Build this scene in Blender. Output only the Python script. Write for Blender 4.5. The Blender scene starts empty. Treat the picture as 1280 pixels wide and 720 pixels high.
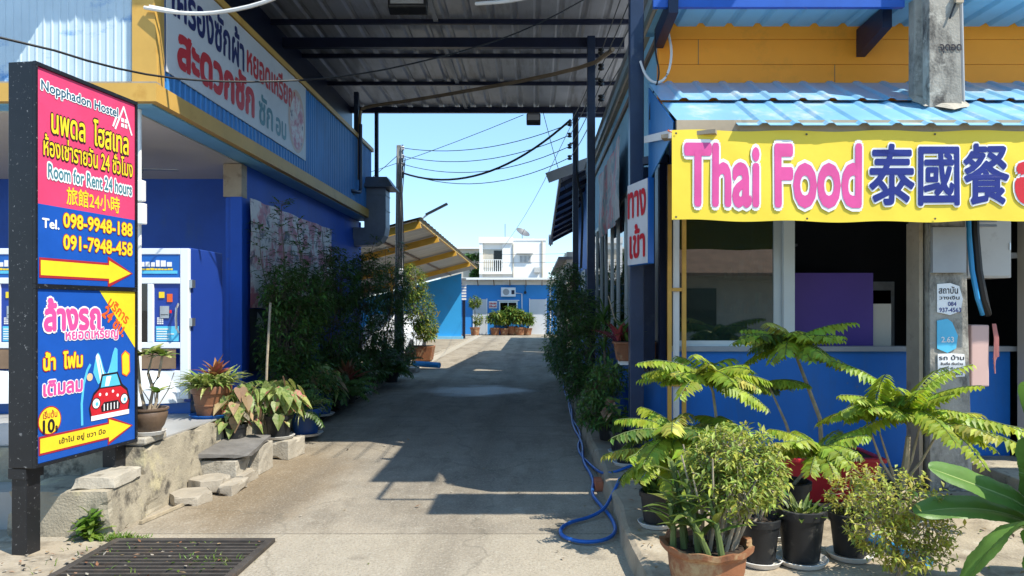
import bpy, math, random
from mathutils import Vector, Matrix, noise
from mathutils.geometry import tessellate_polygon
R = math.radians
sc = bpy.context.scene
col = sc.collection
random.seed(7)

# ------------------------------------------------------------------ camera, sky, sun, exposure
cd = bpy.data.cameras.new('camera'); cam = bpy.data.objects.new('camera', cd); col.objects.link(cam)
cam.location = (0, 0, 1.6)
cam.rotation_euler = (R(90), 0, 0); cd.shift_x = -28 / 1280; cd.shift_y = 25 / 1280
cd.sensor_width = 36; cd.lens = 36 * 900 / 1280; cd.clip_start = .05; cd.clip_end = 900
sc.camera = cam
SUN = Vector((.62, -.40, 1)).normalized()
w = bpy.data.worlds.new('World'); sc.world = w; w.use_nodes = True
nt = w.node_tree; bg = nt.nodes['Background']
sky = nt.nodes.new('ShaderNodeTexSky'); sky.sky_type = 'NISHITA'; sky.sun_disc = False
sky.sun_elevation = math.asin(SUN.z); sky.sun_rotation = math.atan2(SUN.x, SUN.y)
sky.air_density = 1.0; sky.dust_density = .2; sky.ozone_density = 1.6
hs_ = nt.nodes.new('ShaderNodeHueSaturation'); hs_.inputs['Saturation'].default_value = 1.2; nt.links.new(sky.outputs[0], hs_.inputs['Color']); mx_ = nt.nodes.new('ShaderNodeMix'); mx_.data_type = 'RGBA'; mx_.inputs[0].default_value = .62; mx_.inputs[7].default_value = (1.1, 2.0, 3.05, 1); nt.links.new(hs_.outputs[0], mx_.inputs[6]); nt.links.new(mx_.outputs[2], bg.inputs[0]); bg.inputs[1].default_value = .15
sl = bpy.data.lights.new('sun', 'SUN'); sl.energy = 2.95; sl.angle = R(.5); sl.color = (1, .94, .82)
so = bpy.data.objects.new('sun', sl); col.objects.link(so); so.rotation_euler = SUN.to_track_quat('Z', 'Y').to_euler()
vs = sc.view_settings; vs.view_transform = 'Standard'; vs.look = 'None'; vs.exposure = 1.27; vs.gamma = 1; vs.use_curve_mapping = False
sc.cycles.max_bounces = 8; sc.cycles.transparent_max_bounces = 12
sc.cycles.use_denoising = True

# ------------------------------------------------------------------ materials
def mat(name, c, rough=.6, var=.12, scale=2.5, bump=0, bscale=40, metal=0, stain=None, spec=.4, island=0, trans=0, stretch=None, stain2=None):
    m = bpy.data.materials.new(name); m.use_nodes = True
    t = m.node_tree; N = t.nodes; L = t.links; b = N['Principled BSDF']
    b.inputs['Roughness'].default_value = rough; b.inputs['Metallic'].default_value = metal
    b.inputs['Specular IOR Level'].default_value = spec
    g = N.new('ShaderNodeNewGeometry')
    src = g.outputs['Position']
    if stretch:
        mp = N.new('ShaderNodeVectorMath'); mp.operation = 'MULTIPLY'; mp.inputs[1].default_value = stretch
        L.new(src, mp.inputs[0]); vsrc = mp.outputs[0]
    else: vsrc = src
    n = N.new('ShaderNodeTexNoise'); n.inputs['Scale'].default_value = scale; n.inputs['Detail'].default_value = 7; n.inputs['Roughness'].default_value = .62
    L.new(vsrc, n.inputs['Vector'])
    r = N.new('ShaderNodeMapRange'); r.inputs[1].default_value = .3; r.inputs[2].default_value = .7
    r.inputs[3].default_value = 1 - var; r.inputs[4].default_value = 1 + var; L.new(n.outputs[0], r.inputs[0])
    v = N.new('ShaderNodeHueSaturation'); v.inputs['Color'].default_value = (*c, 1); L.new(r.outputs[0], v.inputs['Value'])
    out = v.outputs[0]
    if island:
        h = N.new('ShaderNodeHueSaturation'); L.new(out, h.inputs['Color'])
        a = N.new('ShaderNodeMapRange'); a.inputs[3].default_value = .5 - .045 * island; a.inputs[4].default_value = .5 + .03 * island
        L.new(g.outputs['Random Per Island'], a.inputs[0]); L.new(a.outputs[0], h.inputs['Hue'])
        wn = N.new('ShaderNodeMath'); wn.operation = 'MULTIPLY'; wn.inputs[1].default_value = 7.31; L.new(g.outputs['Random Per Island'], wn.inputs[0])
        fr = N.new('ShaderNodeMath'); fr.operation = 'FRACT'; L.new(wn.outputs[0], fr.inputs[0])
        a2 = N.new('ShaderNodeMapRange'); a2.inputs[3].default_value = 1 - .4 * island; a2.inputs[4].default_value = 1 + .4 * island
        L.new(fr.outputs[0], a2.inputs[0]); L.new(a2.outputs[0], h.inputs['Value'])
        out = h.outputs[0]
    for st in (stain, stain2):
        if not st: continue
        sc_, sscale, lo, hi = st[:4]
        n2 = N.new('ShaderNodeTexNoise'); n2.inputs['Scale'].default_value = sscale; n2.inputs['Detail'].default_value = 9; n2.inputs['Roughness'].default_value = .7
        if len(st) > 4:
            mp2 = N.new('ShaderNodeVectorMath'); mp2.operation = 'MULTIPLY'; mp2.inputs[1].default_value = st[4]
            L.new(src, mp2.inputs[0]); L.new(mp2.outputs[0], n2.inputs['Vector'])
        else: L.new(src, n2.inputs['Vector'])
        r2 = N.new('ShaderNodeMapRange'); r2.inputs[1].default_value = lo; r2.inputs[2].default_value = hi; L.new(n2.outputs[0], r2.inputs[0])
        mx = N.new('ShaderNodeMix'); mx.data_type = 'RGBA'; L.new(r2.outputs[0], mx.inputs[0]); L.new(out, mx.inputs[6]); mx.inputs[7].default_value = (*sc_, 1)
        out = mx.outputs[2]
    L.new(out, b.inputs['Base Color'])
    if bump:
        n3 = N.new('ShaderNodeTexNoise'); n3.inputs['Scale'].default_value = bscale; n3.inputs['Detail'].default_value = 6; L.new(vsrc, n3.inputs['Vector'])
        bp = N.new('ShaderNodeBump'); bp.inputs['Strength'].default_value = bump; bp.inputs['Distance'].default_value = .01
        L.new(n3.outputs[0], bp.inputs['Height']); L.new(bp.outputs[0], b.inputs['Normal'])
    if trans:
        tr = N.new('ShaderNodeBsdfTranslucent'); br = N.new('ShaderNodeHueSaturation'); br.inputs['Value'].default_value = 1.5; br.inputs['Saturation'].default_value = 1.05
        L.new(out, br.inputs['Color']); L.new(br.outputs[0], tr.inputs[0])
        ms = N.new('ShaderNodeMixShader'); ms.inputs[0].default_value = trans
        L.new(b.outputs[0], ms.inputs[1]); L.new(tr.outputs[0], ms.inputs[2]); L.new(ms.outputs[0], N['Material Output'].inputs[0])
    return m

def glass(name, tint, refl=1.0, ior=1.7, refl_tint=None):
    m = bpy.data.materials.new(name); m.use_nodes = True; t = m.node_tree; N = t.nodes; L = t.links
    N.remove(N['Principled BSDF'])
    tr = N.new('ShaderNodeBsdfTransparent'); tr.inputs[0].default_value = (*tint, 1)
    gl = N.new('ShaderNodeBsdfGlossy'); gl.inputs['Roughness'].default_value = .01; gl.inputs[0].default_value = (refl, refl, refl, 1)
    fr = N.new('ShaderNodeFresnel'); fr.inputs[0].default_value = ior
    if refl_tint:
        df = N.new('ShaderNodeBsdfDiffuse'); df.inputs[0].default_value = (*refl_tint, 1); md = N.new('ShaderNodeMixShader'); md.inputs[0].default_value = .2  # green-grey diffuse share stands in for the street's reflection in the pane
        L.new(tr.outputs[0], md.inputs[1]); L.new(df.outputs[0], md.inputs[2]); tr = md
    ms = N.new('ShaderNodeMixShader'); L.new(fr.outputs[0], ms.inputs[0]); L.new(tr.outputs[0], ms.inputs[1]); L.new(gl.outputs[0], ms.inputs[2])
    L.new(ms.outputs[0], N['Material Output'].inputs[0]); return m

M = {}
def D(k, *a, **kw): M[k] = mat(k, *a, **kw)
D('ground', (.30, .26, .20), .9, .2, .8, .4, 60, stain=((.16, .14, .11), 1.3, .52, .75))
D('paving', (.36, .30, .22), .9, .22, 2.5, .6, 50, stain=((.15, .12, .085), 3.1, .5, .7), stain2=((.44, .39, .31), 5, .57, .7))
D('asphalt', (.33, .31, .28), .9, .2, 3, .4, 80)
D('concrete', (.36, .315, .235), .9, .25, 4, .6, 60, stain=((.085, .075, .06), 4.5, .53, .66), stain2=((.50, .44, .28), 3.2, .54, .64))
D('concrete_pale', (.42, .38, .31), .85, .2, 6, .5, 60, stain=((.16, .14, .11), 6, .53, .68))
D('pole_concrete', (.33, .31, .27), .9, .25, 4, .5, 50, stain=((.07, .065, .06), 5, .5, .66, (1, 1, .5)), stain2=((.5, .48, .42), 6, .56, .68))
D('paver', (.34, .30, .24), .9, .2, 6, .4, 70)
D('slate', (.16, .15, .14), .7, .3, 5, .3, 40)
D('tile', (.36, .35, .33), .35, .08, 2, stain=((.25, .24, .22), 3, .55, .75))
D('brick', (.38, .12, .06), .9, .25, 8, .4, 50)
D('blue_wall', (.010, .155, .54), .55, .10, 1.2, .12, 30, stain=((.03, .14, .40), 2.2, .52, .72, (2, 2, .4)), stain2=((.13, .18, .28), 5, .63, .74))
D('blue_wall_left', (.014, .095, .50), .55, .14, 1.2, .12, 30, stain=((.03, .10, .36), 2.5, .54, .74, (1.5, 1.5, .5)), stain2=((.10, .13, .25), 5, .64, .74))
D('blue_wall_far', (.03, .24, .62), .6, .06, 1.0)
D('sky_wall', (.03, .33, .72), .6, .06, 1.0, stain=((.05, .28, .6), 1.5, .55, .75))
D('blue_sheet', (.03, .20, .52), .38, .12, 1.5, stain=((.02, .12, .36), 2.2, .5, .75, (3, 3, .3)))
D('pale_sheet', (.50, .62, .70), .45, .10, 1.6, stain=((.10, .27, .55), 1.3, .56, .68, (1, 1, 2.2)), stain2=((.16, .19, .22), 4, .64, .74, (.6, .6, 3)))
D('awning_sheet', (.20, .44, .64), .30, .12, 1.8, stain=((.46, .56, .61), 2.6, .52, .66), stain2=((.20, .15, .10), 6, .68, .76))
D('soffit_blue', (.20, .48, .70), .6, .08)
D('roof_under', (.38, .39, .41), .42, .18, 1.2, metal=.2, stain=((.17, .16, .15), 2.0, .5, .75, (3, .4, 1)))
D('roof_under_pale', (.36, .35, .32), .5, .12, 1.0)
D('gutter_blue', (.24, .36, .44), .4, .1, 1.5)
D('navy', (.008, .014, .04), .38, .2, 3)
D('navy_paint', (.015, .03, .07), .35, .2, 3, stain=((.05, .07, .10), 5, .58, .75))
D('black', (.012, .013, .016), .4, .2, 5, stain=((.22, .22, .22), 45, .62, .66))
D('blackp', (.014, .015, .018), .42, .2, 5, stain=((.07, .065, .055), 8, .55, .75))
D('yellow', (.58, .345, .075), .5, .10, 2, stain=((.45, .22, .03), 3, .56, .75))
D('yellow_wall', (.95, .33, .02), .55, .06, 1.5, stain=((.62, .24, .02), 2, .55, .8))
D('yellow_beam', (.66, .36, .04), .5, .12, 2)
D('bamboo_yellow', (.62, .33, .06), .5, .15, 5)
D('beige', (.55, .49, .40), .7, .06, 1.5)
D('ceiling', (.62, .56, .47), .7, .05, 1.2)
D('tan', (.38, .31, .22), .6, .15, 4, stain=((.16, .11, .07), 5, .56, .72))
D('brown', (.20, .13, .08), .6, .25, 4)
D('white', (.78, .78, .76), .5, .04, 2)
D('white_wall', (.80, .80, .78), .7, .05, .6, stain=((.5, .48, .45), 1.2, .6, .78, (1, 1, .25)))
D('enamel', (.74, .78, .82), .3, .03, 3)
D('grey', (.33, .34, .35), .5, .1, 3)
D('grey_door', (.55, .57, .60), .5, .05)
D('box_grey', (.50, .50, .48), .5, .06, 2, stain=((.35, .33, .3), 3, .56, .74))
D('steel', (.55, .56, .58), .3, .05, 3, metal=.9)
D('galv', (.16, .20, .25), .45, .18, 3, metal=.3)
D('machine_blue', (.015, .05, .30), .35, .05)
D('blue_plastic', (.01, .11, .42), .35, .1)
D('hose', (.012, .11, .42), .4, .15, 4, stain=((.10, .12, .18), 14, .6, .72))
D('pipe_blue', (.04, .30, .62), .4, .1)
D('red_plastic', (.50, .02, .035), .4, .1)
D('pink_paint', (.62, .42, .38), .6, .06)
D('pink_line', (.55, .22, .20), .7, .1)
D('purple', (.09, .045, .25), .6, .06)
D('terracotta', (.27, .11, .05), .75, .2, 6, .3, 40, stain=((.42, .30, .16), 5, .52, .66), stain2=((.12, .06, .035), 7, .58, .70))
D('terracotta_b', (.20, .085, .04), .5, .18, 6, .2, 40)
D('clay_bowl', (.13, .085, .055), .45, .25, 6, .2, 40)
D('pot_black', (.016, .017, .019), .5, .2, 6, stain=((.14, .13, .11), 7, .56, .76))
D('pot_blue', (.015, .07, .25), .4, .1)
D('pot_white', (.66, .64, .60), .5, .08, 6, stain=((.35, .30, .24), 7, .55, .75))
D('soil', (.045, .03, .02), .95, .4, 30, .8, 60)
D('soil_red', (.22, .10, .05), .95, .4, 30, .8, 60)
D('bark', (.16, .12, .085), .9, .3, 15, .5, 40)
D('bark_pale', (.36, .30, .21), .9, .3, 15, .4, 40)
D('stem_green', (.10, .14, .04), .7, .2, 10)
D('iron', (.06, .052, .045), .6, .35, 8, stain=((.10, .07, .05), 10, .55, .7))
D('drain_pit', (.05, .045, .04), .9, .3, 8)
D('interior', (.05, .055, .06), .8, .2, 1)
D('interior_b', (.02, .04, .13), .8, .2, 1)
D('frame_al', (.42, .46, .46), .4, .06, metal=.3)
D('frame_pale', (.62, .66, .64), .45, .05)
D('cable', (.012, .012, .013), .5, .2)
D('cable_white', (.70, .70, .68), .5, .1)
D('cable_brown', (.22, .17, .11), .6, .2)
D('vinyl_white', (.62, .64, .66), .45, .05, 1.2, stain=((.48, .50, .53), 1.5, .5, .72))
D('vinyl_faded', (.76, .72, .70), .5, .15, 2.5, .5, 5, stain=((.58, .20, .25), 2.6, .47, .56), stain2=((.12, .13, .18), 4.0, .54, .61))
D('vinyl_side', (.46, .40, .38), .5, .25, 2.6, stain=((.58, .12, .14), 1.9, .47, .55), stain2=((.12, .20, .22), 2.6, .50, .60))
D('vinyl_black', (.02, .022, .028), .4, .2, 3, .4, 6)
D('banner_yellow', (.82, .62, .05), .5, .05, 2, .25, 5)
for k, c in dict(s_pink=(.72, .06, .16), s_blue=(.012, .085, .40), s_teal=(.02, .10, .16), s_yellow=(.85, .62, .03), s_white=(.80, .80, .80), s_red=(.60, .015, .02),
                 s_dark=(.02, .015, .02), s_lav=(.70, .14, .42), s_navy=(.012, .02, .12), s_cyan=(.10, .50, .75), s_orange=(.75, .12, .02), s_tealgrey=(.06, .20, .24),
                 s_circle=(.60, .42, .33), s_darkred=(.38, .025, .035), s_mag=(.68, .085, .30), s_indigo=(.012, .022, .19), s_letterred=(.55, .02, .03), s_skin=(.7, .5, .3)).items():
    D(k, c, .42, .09, 5)
D('leaf_star', (.27, .36, .035), .45, .15, 6, island=.7, trans=.35)
D('leaf_yellowgreen', (.38, .40, .07), .5, .2, 5, island=1.0, trans=.35)
D('leaf_bush', (.28, .35, .07), .5, .2, 5, island=1.0, trans=.3)
D('leaf_dark', (.065, .14, .03), .4, .25, 3, island=.8, trans=.2)
D('leaf_mid', (.10, .20, .04), .42, .25, 3, island=.9, trans=.25)
D('leaf_lit', (.10, .17, .03), .45, .25, 3, island=1.0, trans=.3)
D('leaf_cane', (.12, .17, .035), .4, .2, 8, island=.8, trans=.25, stain=((.34, .34, .10), 30, .58, .64))
D('leaf_varieg', (.16, .24, .05), .4, .2, 8, island=.8, trans=.25, stain=((.50, .50, .20), 28, .50, .58))
D('leaf_caladium', (.30, .36, .12), .45, .2, 9, island=.7, trans=.3, stain=((.13, .21, .04), 24, .50, .58), stain2=((.55, .10, .15), 9, .56, .63))
D('leaf_dry', (.34, .24, .13), .7, .25, 9, island=.8, trans=.3)
D('leaf_red', (.22, .045, .04), .45, .3, 7, island=.9, trans=.2)
D('leaf_brom', (.30, .12, .06), .45, .3, 9, island=.8, trans=.2)
D('leaf_banana', (.12, .23, .05), .42, .2, 3, .25, 30, trans=.28, stretch=(1, 1, 1))
D('rib_pale', (.30, .36, .12), .5, .1)
D('leaf_weed', (.11, .20, .025), .45, .2, 8, island=.7, trans=.3)
D('flower', (.6, .06, .12), .5, .1)
D('dish', (.13, .135, .14), .5, .1)
D('roof_grey', (.20, .19, .18), .6, .2, 2)
D('roof_tile', (.30, .17, .11), .8, .25, 3)
D('house_cream', (.5, .46, .38), .8, .1)
M['glass_dark'] = glass('glass_dark', (.22, .34, .30), 1.0, 2.2, (.05, .11, .10)); M['glass_side'] = glass('glass_side', (.16, .20, .24)); M['glass_far'] = glass('glass_far', (.1, .12, .13), .5)

# alley concrete: wet pale patch, tyre wear and a lighter newer slab near the street, all fixed to the slab
def road_mat():
    m = mat('alley_concrete', (.32, .275, .21), .9, .20, 2.2, .8, 70, stain=((.17, .14, .10), 1.1, .48, .68, (1.6, .5, 1)), stain2=((.40, .36, .29), 5.5, .56, .70))
    t = m.node_tree; N = t.nodes; L = t.links; b = N['Principled BSDF']
    g = N.new('ShaderNodeNewGeometry')
    def ell(cx, cy, rx, ry, soft):
        a = N.new('ShaderNodeVectorMath'); a.operation = 'SUBTRACT'; a.inputs[1].default_value = (cx, cy, 0); L.new(g.outputs['Position'], a.inputs[0])
        s = N.new('ShaderNodeVectorMath'); s.operation = 'MULTIPLY'; s.inputs[1].default_value = (1 / rx, 1 / ry, 0); L.new(a.outputs[0], s.inputs[0])
        l = N.new('ShaderNodeVectorMath'); l.operation = 'LENGTH'; L.new(s.outputs[0], l.inputs[0])
        n = N.new('ShaderNodeTexNoise'); n.inputs['Scale'].default_value = 1.7; n.inputs['Detail'].default_value = 6; L.new(g.outputs['Position'], n.inputs['Vector'])
        ad = N.new('ShaderNodeMath'); ad.operation = 'MULTIPLY_ADD'; ad.inputs[1].default_value = 1.1; L.new(n.outputs[0], ad.inputs[0]); L.new(l.outputs['Value'], ad.inputs[2])
        r = N.new('ShaderNodeMapRange'); r.inputs[1].default_value = 1.5 - soft; r.inputs[2].default_value = 1.5 + soft; r.inputs[3].default_value = 1; r.inputs[4].default_value = 0; L.new(ad.outputs[0], r.inputs[0])
        return r.outputs[0]
    cur = b.inputs['Base Color'].links[0].from_socket
    def mix(f, c, k):
        nonlocal cur
        mm = N.new('ShaderNodeMath'); mm.operation = 'MULTIPLY'; mm.inputs[1].default_value = k; L.new(f, mm.inputs[0])
        x = N.new('ShaderNodeMix'); x.data_type = 'RGBA'; L.new(mm.outputs[0], x.inputs[0]); L.new(cur, x.inputs[6]); x.inputs[7].default_value = (*c, 1); cur = x.outputs[2]
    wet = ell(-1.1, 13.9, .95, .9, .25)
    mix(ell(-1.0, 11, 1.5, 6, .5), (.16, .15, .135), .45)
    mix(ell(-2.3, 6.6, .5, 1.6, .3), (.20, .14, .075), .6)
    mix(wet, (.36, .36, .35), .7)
    sx = N.new('ShaderNodeSeparateXYZ'); L.new(g.outputs['Position'], sx.inputs[0])
    r = N.new('ShaderNodeMapRange'); r.inputs[1].default_value = 5.12; r.inputs[2].default_value = 5.06; L.new(sx.outputs[1], r.inputs[0])
    mix(r.outputs[0], (.40, .35, .27), .5)
    for xt in (-2.05, -.55):
        d_ = N.new('ShaderNodeMath'); d_.operation = 'SUBTRACT'; d_.inputs[1].default_value = xt; L.new(sx.outputs[0], d_.inputs[0])
        a_ = N.new('ShaderNodeMath'); a_.operation = 'ABSOLUTE'; L.new(d_.outputs[0], a_.inputs[0])
        tn = N.new('ShaderNodeTexNoise'); tn.inputs['Scale'].default_value = 2; tn.inputs['Detail'].default_value = 5
        tv = N.new('ShaderNodeVectorMath'); tv.operation = 'MULTIPLY'; tv.inputs[1].default_value = (2.5, .22, 1); L.new(g.outputs['Position'], tv.inputs[0]); L.new(tv.outputs[0], tn.inputs['Vector'])
        ta = N.new('ShaderNodeMath'); ta.operation = 'MULTIPLY_ADD'; ta.inputs[1].default_value = .5; L.new(tn.outputs[0], ta.inputs[0]); L.new(a_.outputs[0], ta.inputs[2])
        q_ = N.new('ShaderNodeMapRange'); q_.inputs[1].default_value = .48; q_.inputs[2].default_value = .24; L.new(ta.outputs[0], q_.inputs[0]); mix(q_.outputs[0], (.15, .125, .095), .5)
    # slab joints, hairline cracks, oil spots
    for yj in (5.09, 9.7, 14.6, 19.8, 25.5, 32):
        d_ = N.new('ShaderNodeMath'); d_.operation = 'SUBTRACT'; d_.inputs[1].default_value = yj; L.new(sx.outputs[1], d_.inputs[0])
        a_ = N.new('ShaderNodeMath'); a_.operation = 'ABSOLUTE'; L.new(d_.outputs[0], a_.inputs[0])
        q_ = N.new('ShaderNodeMapRange'); q_.inputs[1].default_value = .012; q_.inputs[2].default_value = .004; L.new(a_.outputs[0], q_.inputs[0]); mix(q_.outputs[0], (.10, .085, .065), .7)
    nz = N.new('ShaderNodeTexNoise'); nz.inputs['Scale'].default_value = 2.5; nz.inputs['Detail'].default_value = 5; L.new(g.outputs['Position'], nz.inputs['Vector'])
    vm = N.new('ShaderNodeVectorMath'); vm.operation = 'MULTIPLY_ADD'; vm.inputs[1].default_value = (.5, .5, 0); L.new(nz.outputs['Color'], vm.inputs[0]); L.new(g.outputs['Position'], vm.inputs[2])
    vo = N.new('ShaderNodeTexVoronoi'); vo.feature = 'DISTANCE_TO_EDGE'; vo.inputs['Scale'].default_value = .42; L.new(vm.outputs[0], vo.inputs['Vector'])
    vr = N.new('ShaderNodeMapRange'); vr.inputs[1].default_value = .007; vr.inputs[2].default_value = .001; L.new(vo.outputs['Distance'], vr.inputs[0]); mix(vr.outputs[0], (.09, .08, .06), .3)
    v2 = N.new('ShaderNodeTexVoronoi'); v2.inputs['Scale'].default_value = 1.9; L.new(vm.outputs[0], v2.inputs['Vector'])
    v3 = N.new('ShaderNodeMapRange'); v3.inputs[1].default_value = .16; v3.inputs[2].default_value = .06; L.new(v2.outputs['Distance'], v3.inputs[0]); mix(v3.outputs[0], (.12, .10, .075), .35)
    fs_ = N.new('ShaderNodeTexNoise'); fs_.inputs['Scale'].default_value = 55; fs_.inputs['Detail'].default_value = 3; L.new(g.outputs['Position'], fs_.inputs['Vector'])
    f3 = N.new('ShaderNodeMapRange'); f3.inputs[1].default_value = .56; f3.inputs[2].default_value = .68; L.new(fs_.outputs[0], f3.inputs[0]); mix(f3.outputs[0], (.14, .12, .09), .4)
    f4 = N.new('ShaderNodeMapRange'); f4.inputs[1].default_value = .44; f4.inputs[2].default_value = .32; L.new(fs_.outputs[0], f4.inputs[0]); mix(f4.outputs[0], (.50, .46, .38), .35)
    L.new(cur, b.inputs['Base Color'])
    rr = N.new('ShaderNodeMapRange'); rr.inputs[3].default_value = .9; rr.inputs[4].default_value = .5; L.new(wet, rr.inputs[0]); L.new(rr.outputs[0], b.inputs['Roughness'])
    return m
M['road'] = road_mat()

# ------------------------------------------------------------------ mesh helpers
_gl = {}
def _area(p): return .5 * sum(p[i][0] * p[(i + 1) % len(p)][1] - p[(i + 1) % len(p)][0] * p[i][1] for i in range(len(p)))
def _inside(pt, p):
    x, y = pt; r = False
    for i in range(len(p)):
        (x1, y1), (x2, y2) = p[i], p[i - 1]
        if (y1 > y) != (y2 > y) and x < (x2 - x1) * (y - y1) / (y2 - y1) + x1: r = not r
    return r
def glyphs(s, res=3):
    if s in _gl: return _gl[s]
    cu = bpy.data.curves.new('t', 'FONT'); cu.body = s; cu.size = 1
    o = bpy.data.objects.new('t', cu); col.objects.link(o)
    dg = bpy.context.evaluated_depsgraph_get(); c2 = o.evaluated_get(dg).to_curve(dg); polys = []
    for sp in c2.splines:
        pts = []; B = sp.bezier_points; n = len(B)
        if sp.type != 'BEZIER': pts = [(p.co.x, p.co.y) for p in sp.points]
        for i in range(n):
            a, b = B[i], B[(i + 1) % n]
            p0, p1, p2, p3 = a.co, a.handle_right, b.handle_left, b.co
            k = 1 if abs((p1 - p0).cross(p3 - p0).z) < 1e-6 and abs((p2 - p0).cross(p3 - p0).z) < 1e-6 else res
            for j in range(k):
                t = j / k; q = p0 * (1 - t) ** 3 + p1 * 3 * t * (1 - t) ** 2 + p2 * 3 * t * t * (1 - t) + p3 * t ** 3
                if not pts or math.hypot(q.x - pts[-1][0], q.y - pts[-1][1]) > 1e-4: pts.append((q.x, q.y))
        if len(pts) > 2 and abs(_area(pts)) > 1e-6: polys.append(pts)
    bpy.data.objects.remove(o)
    own = {}; outs = []
    A = [_area(p) for p in polys]; par = []
    for i, p in enumerate(polys):
        c = [j for j, q in enumerate(polys) if j != i and abs(A[j]) > abs(A[i]) and all(_inside(p[k], q) for k in (0, len(p) // 3, 2 * len(p) // 3))]
        b = min(c, key=lambda j: abs(A[j])) if c else None
        par.append(b)
    raw = par
    def hole(i): return raw[i] is not None and A[raw[i]] * A[i] < 0 and not hole(raw[i])
    par = [par[i] if hole(i) else None for i in range(len(polys))]
    L = []
    for i, p in enumerate(polys):
        if par[i] is not None: continue
        loops = [p] + [polys[j] for j in range(len(polys)) if par[j] == i]
        L.append(([q for l in loops for q in l], tessellate_polygon([[Vector((x, y, 0)) for x, y in l] for l in loops])))
    xs = [q[0] for p in polys for q in p]; ys = [q[1] for p in polys for q in p]
    _gl[s] = (L, min(xs), max(xs), min(ys), max(ys)); return _gl[s]

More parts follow.
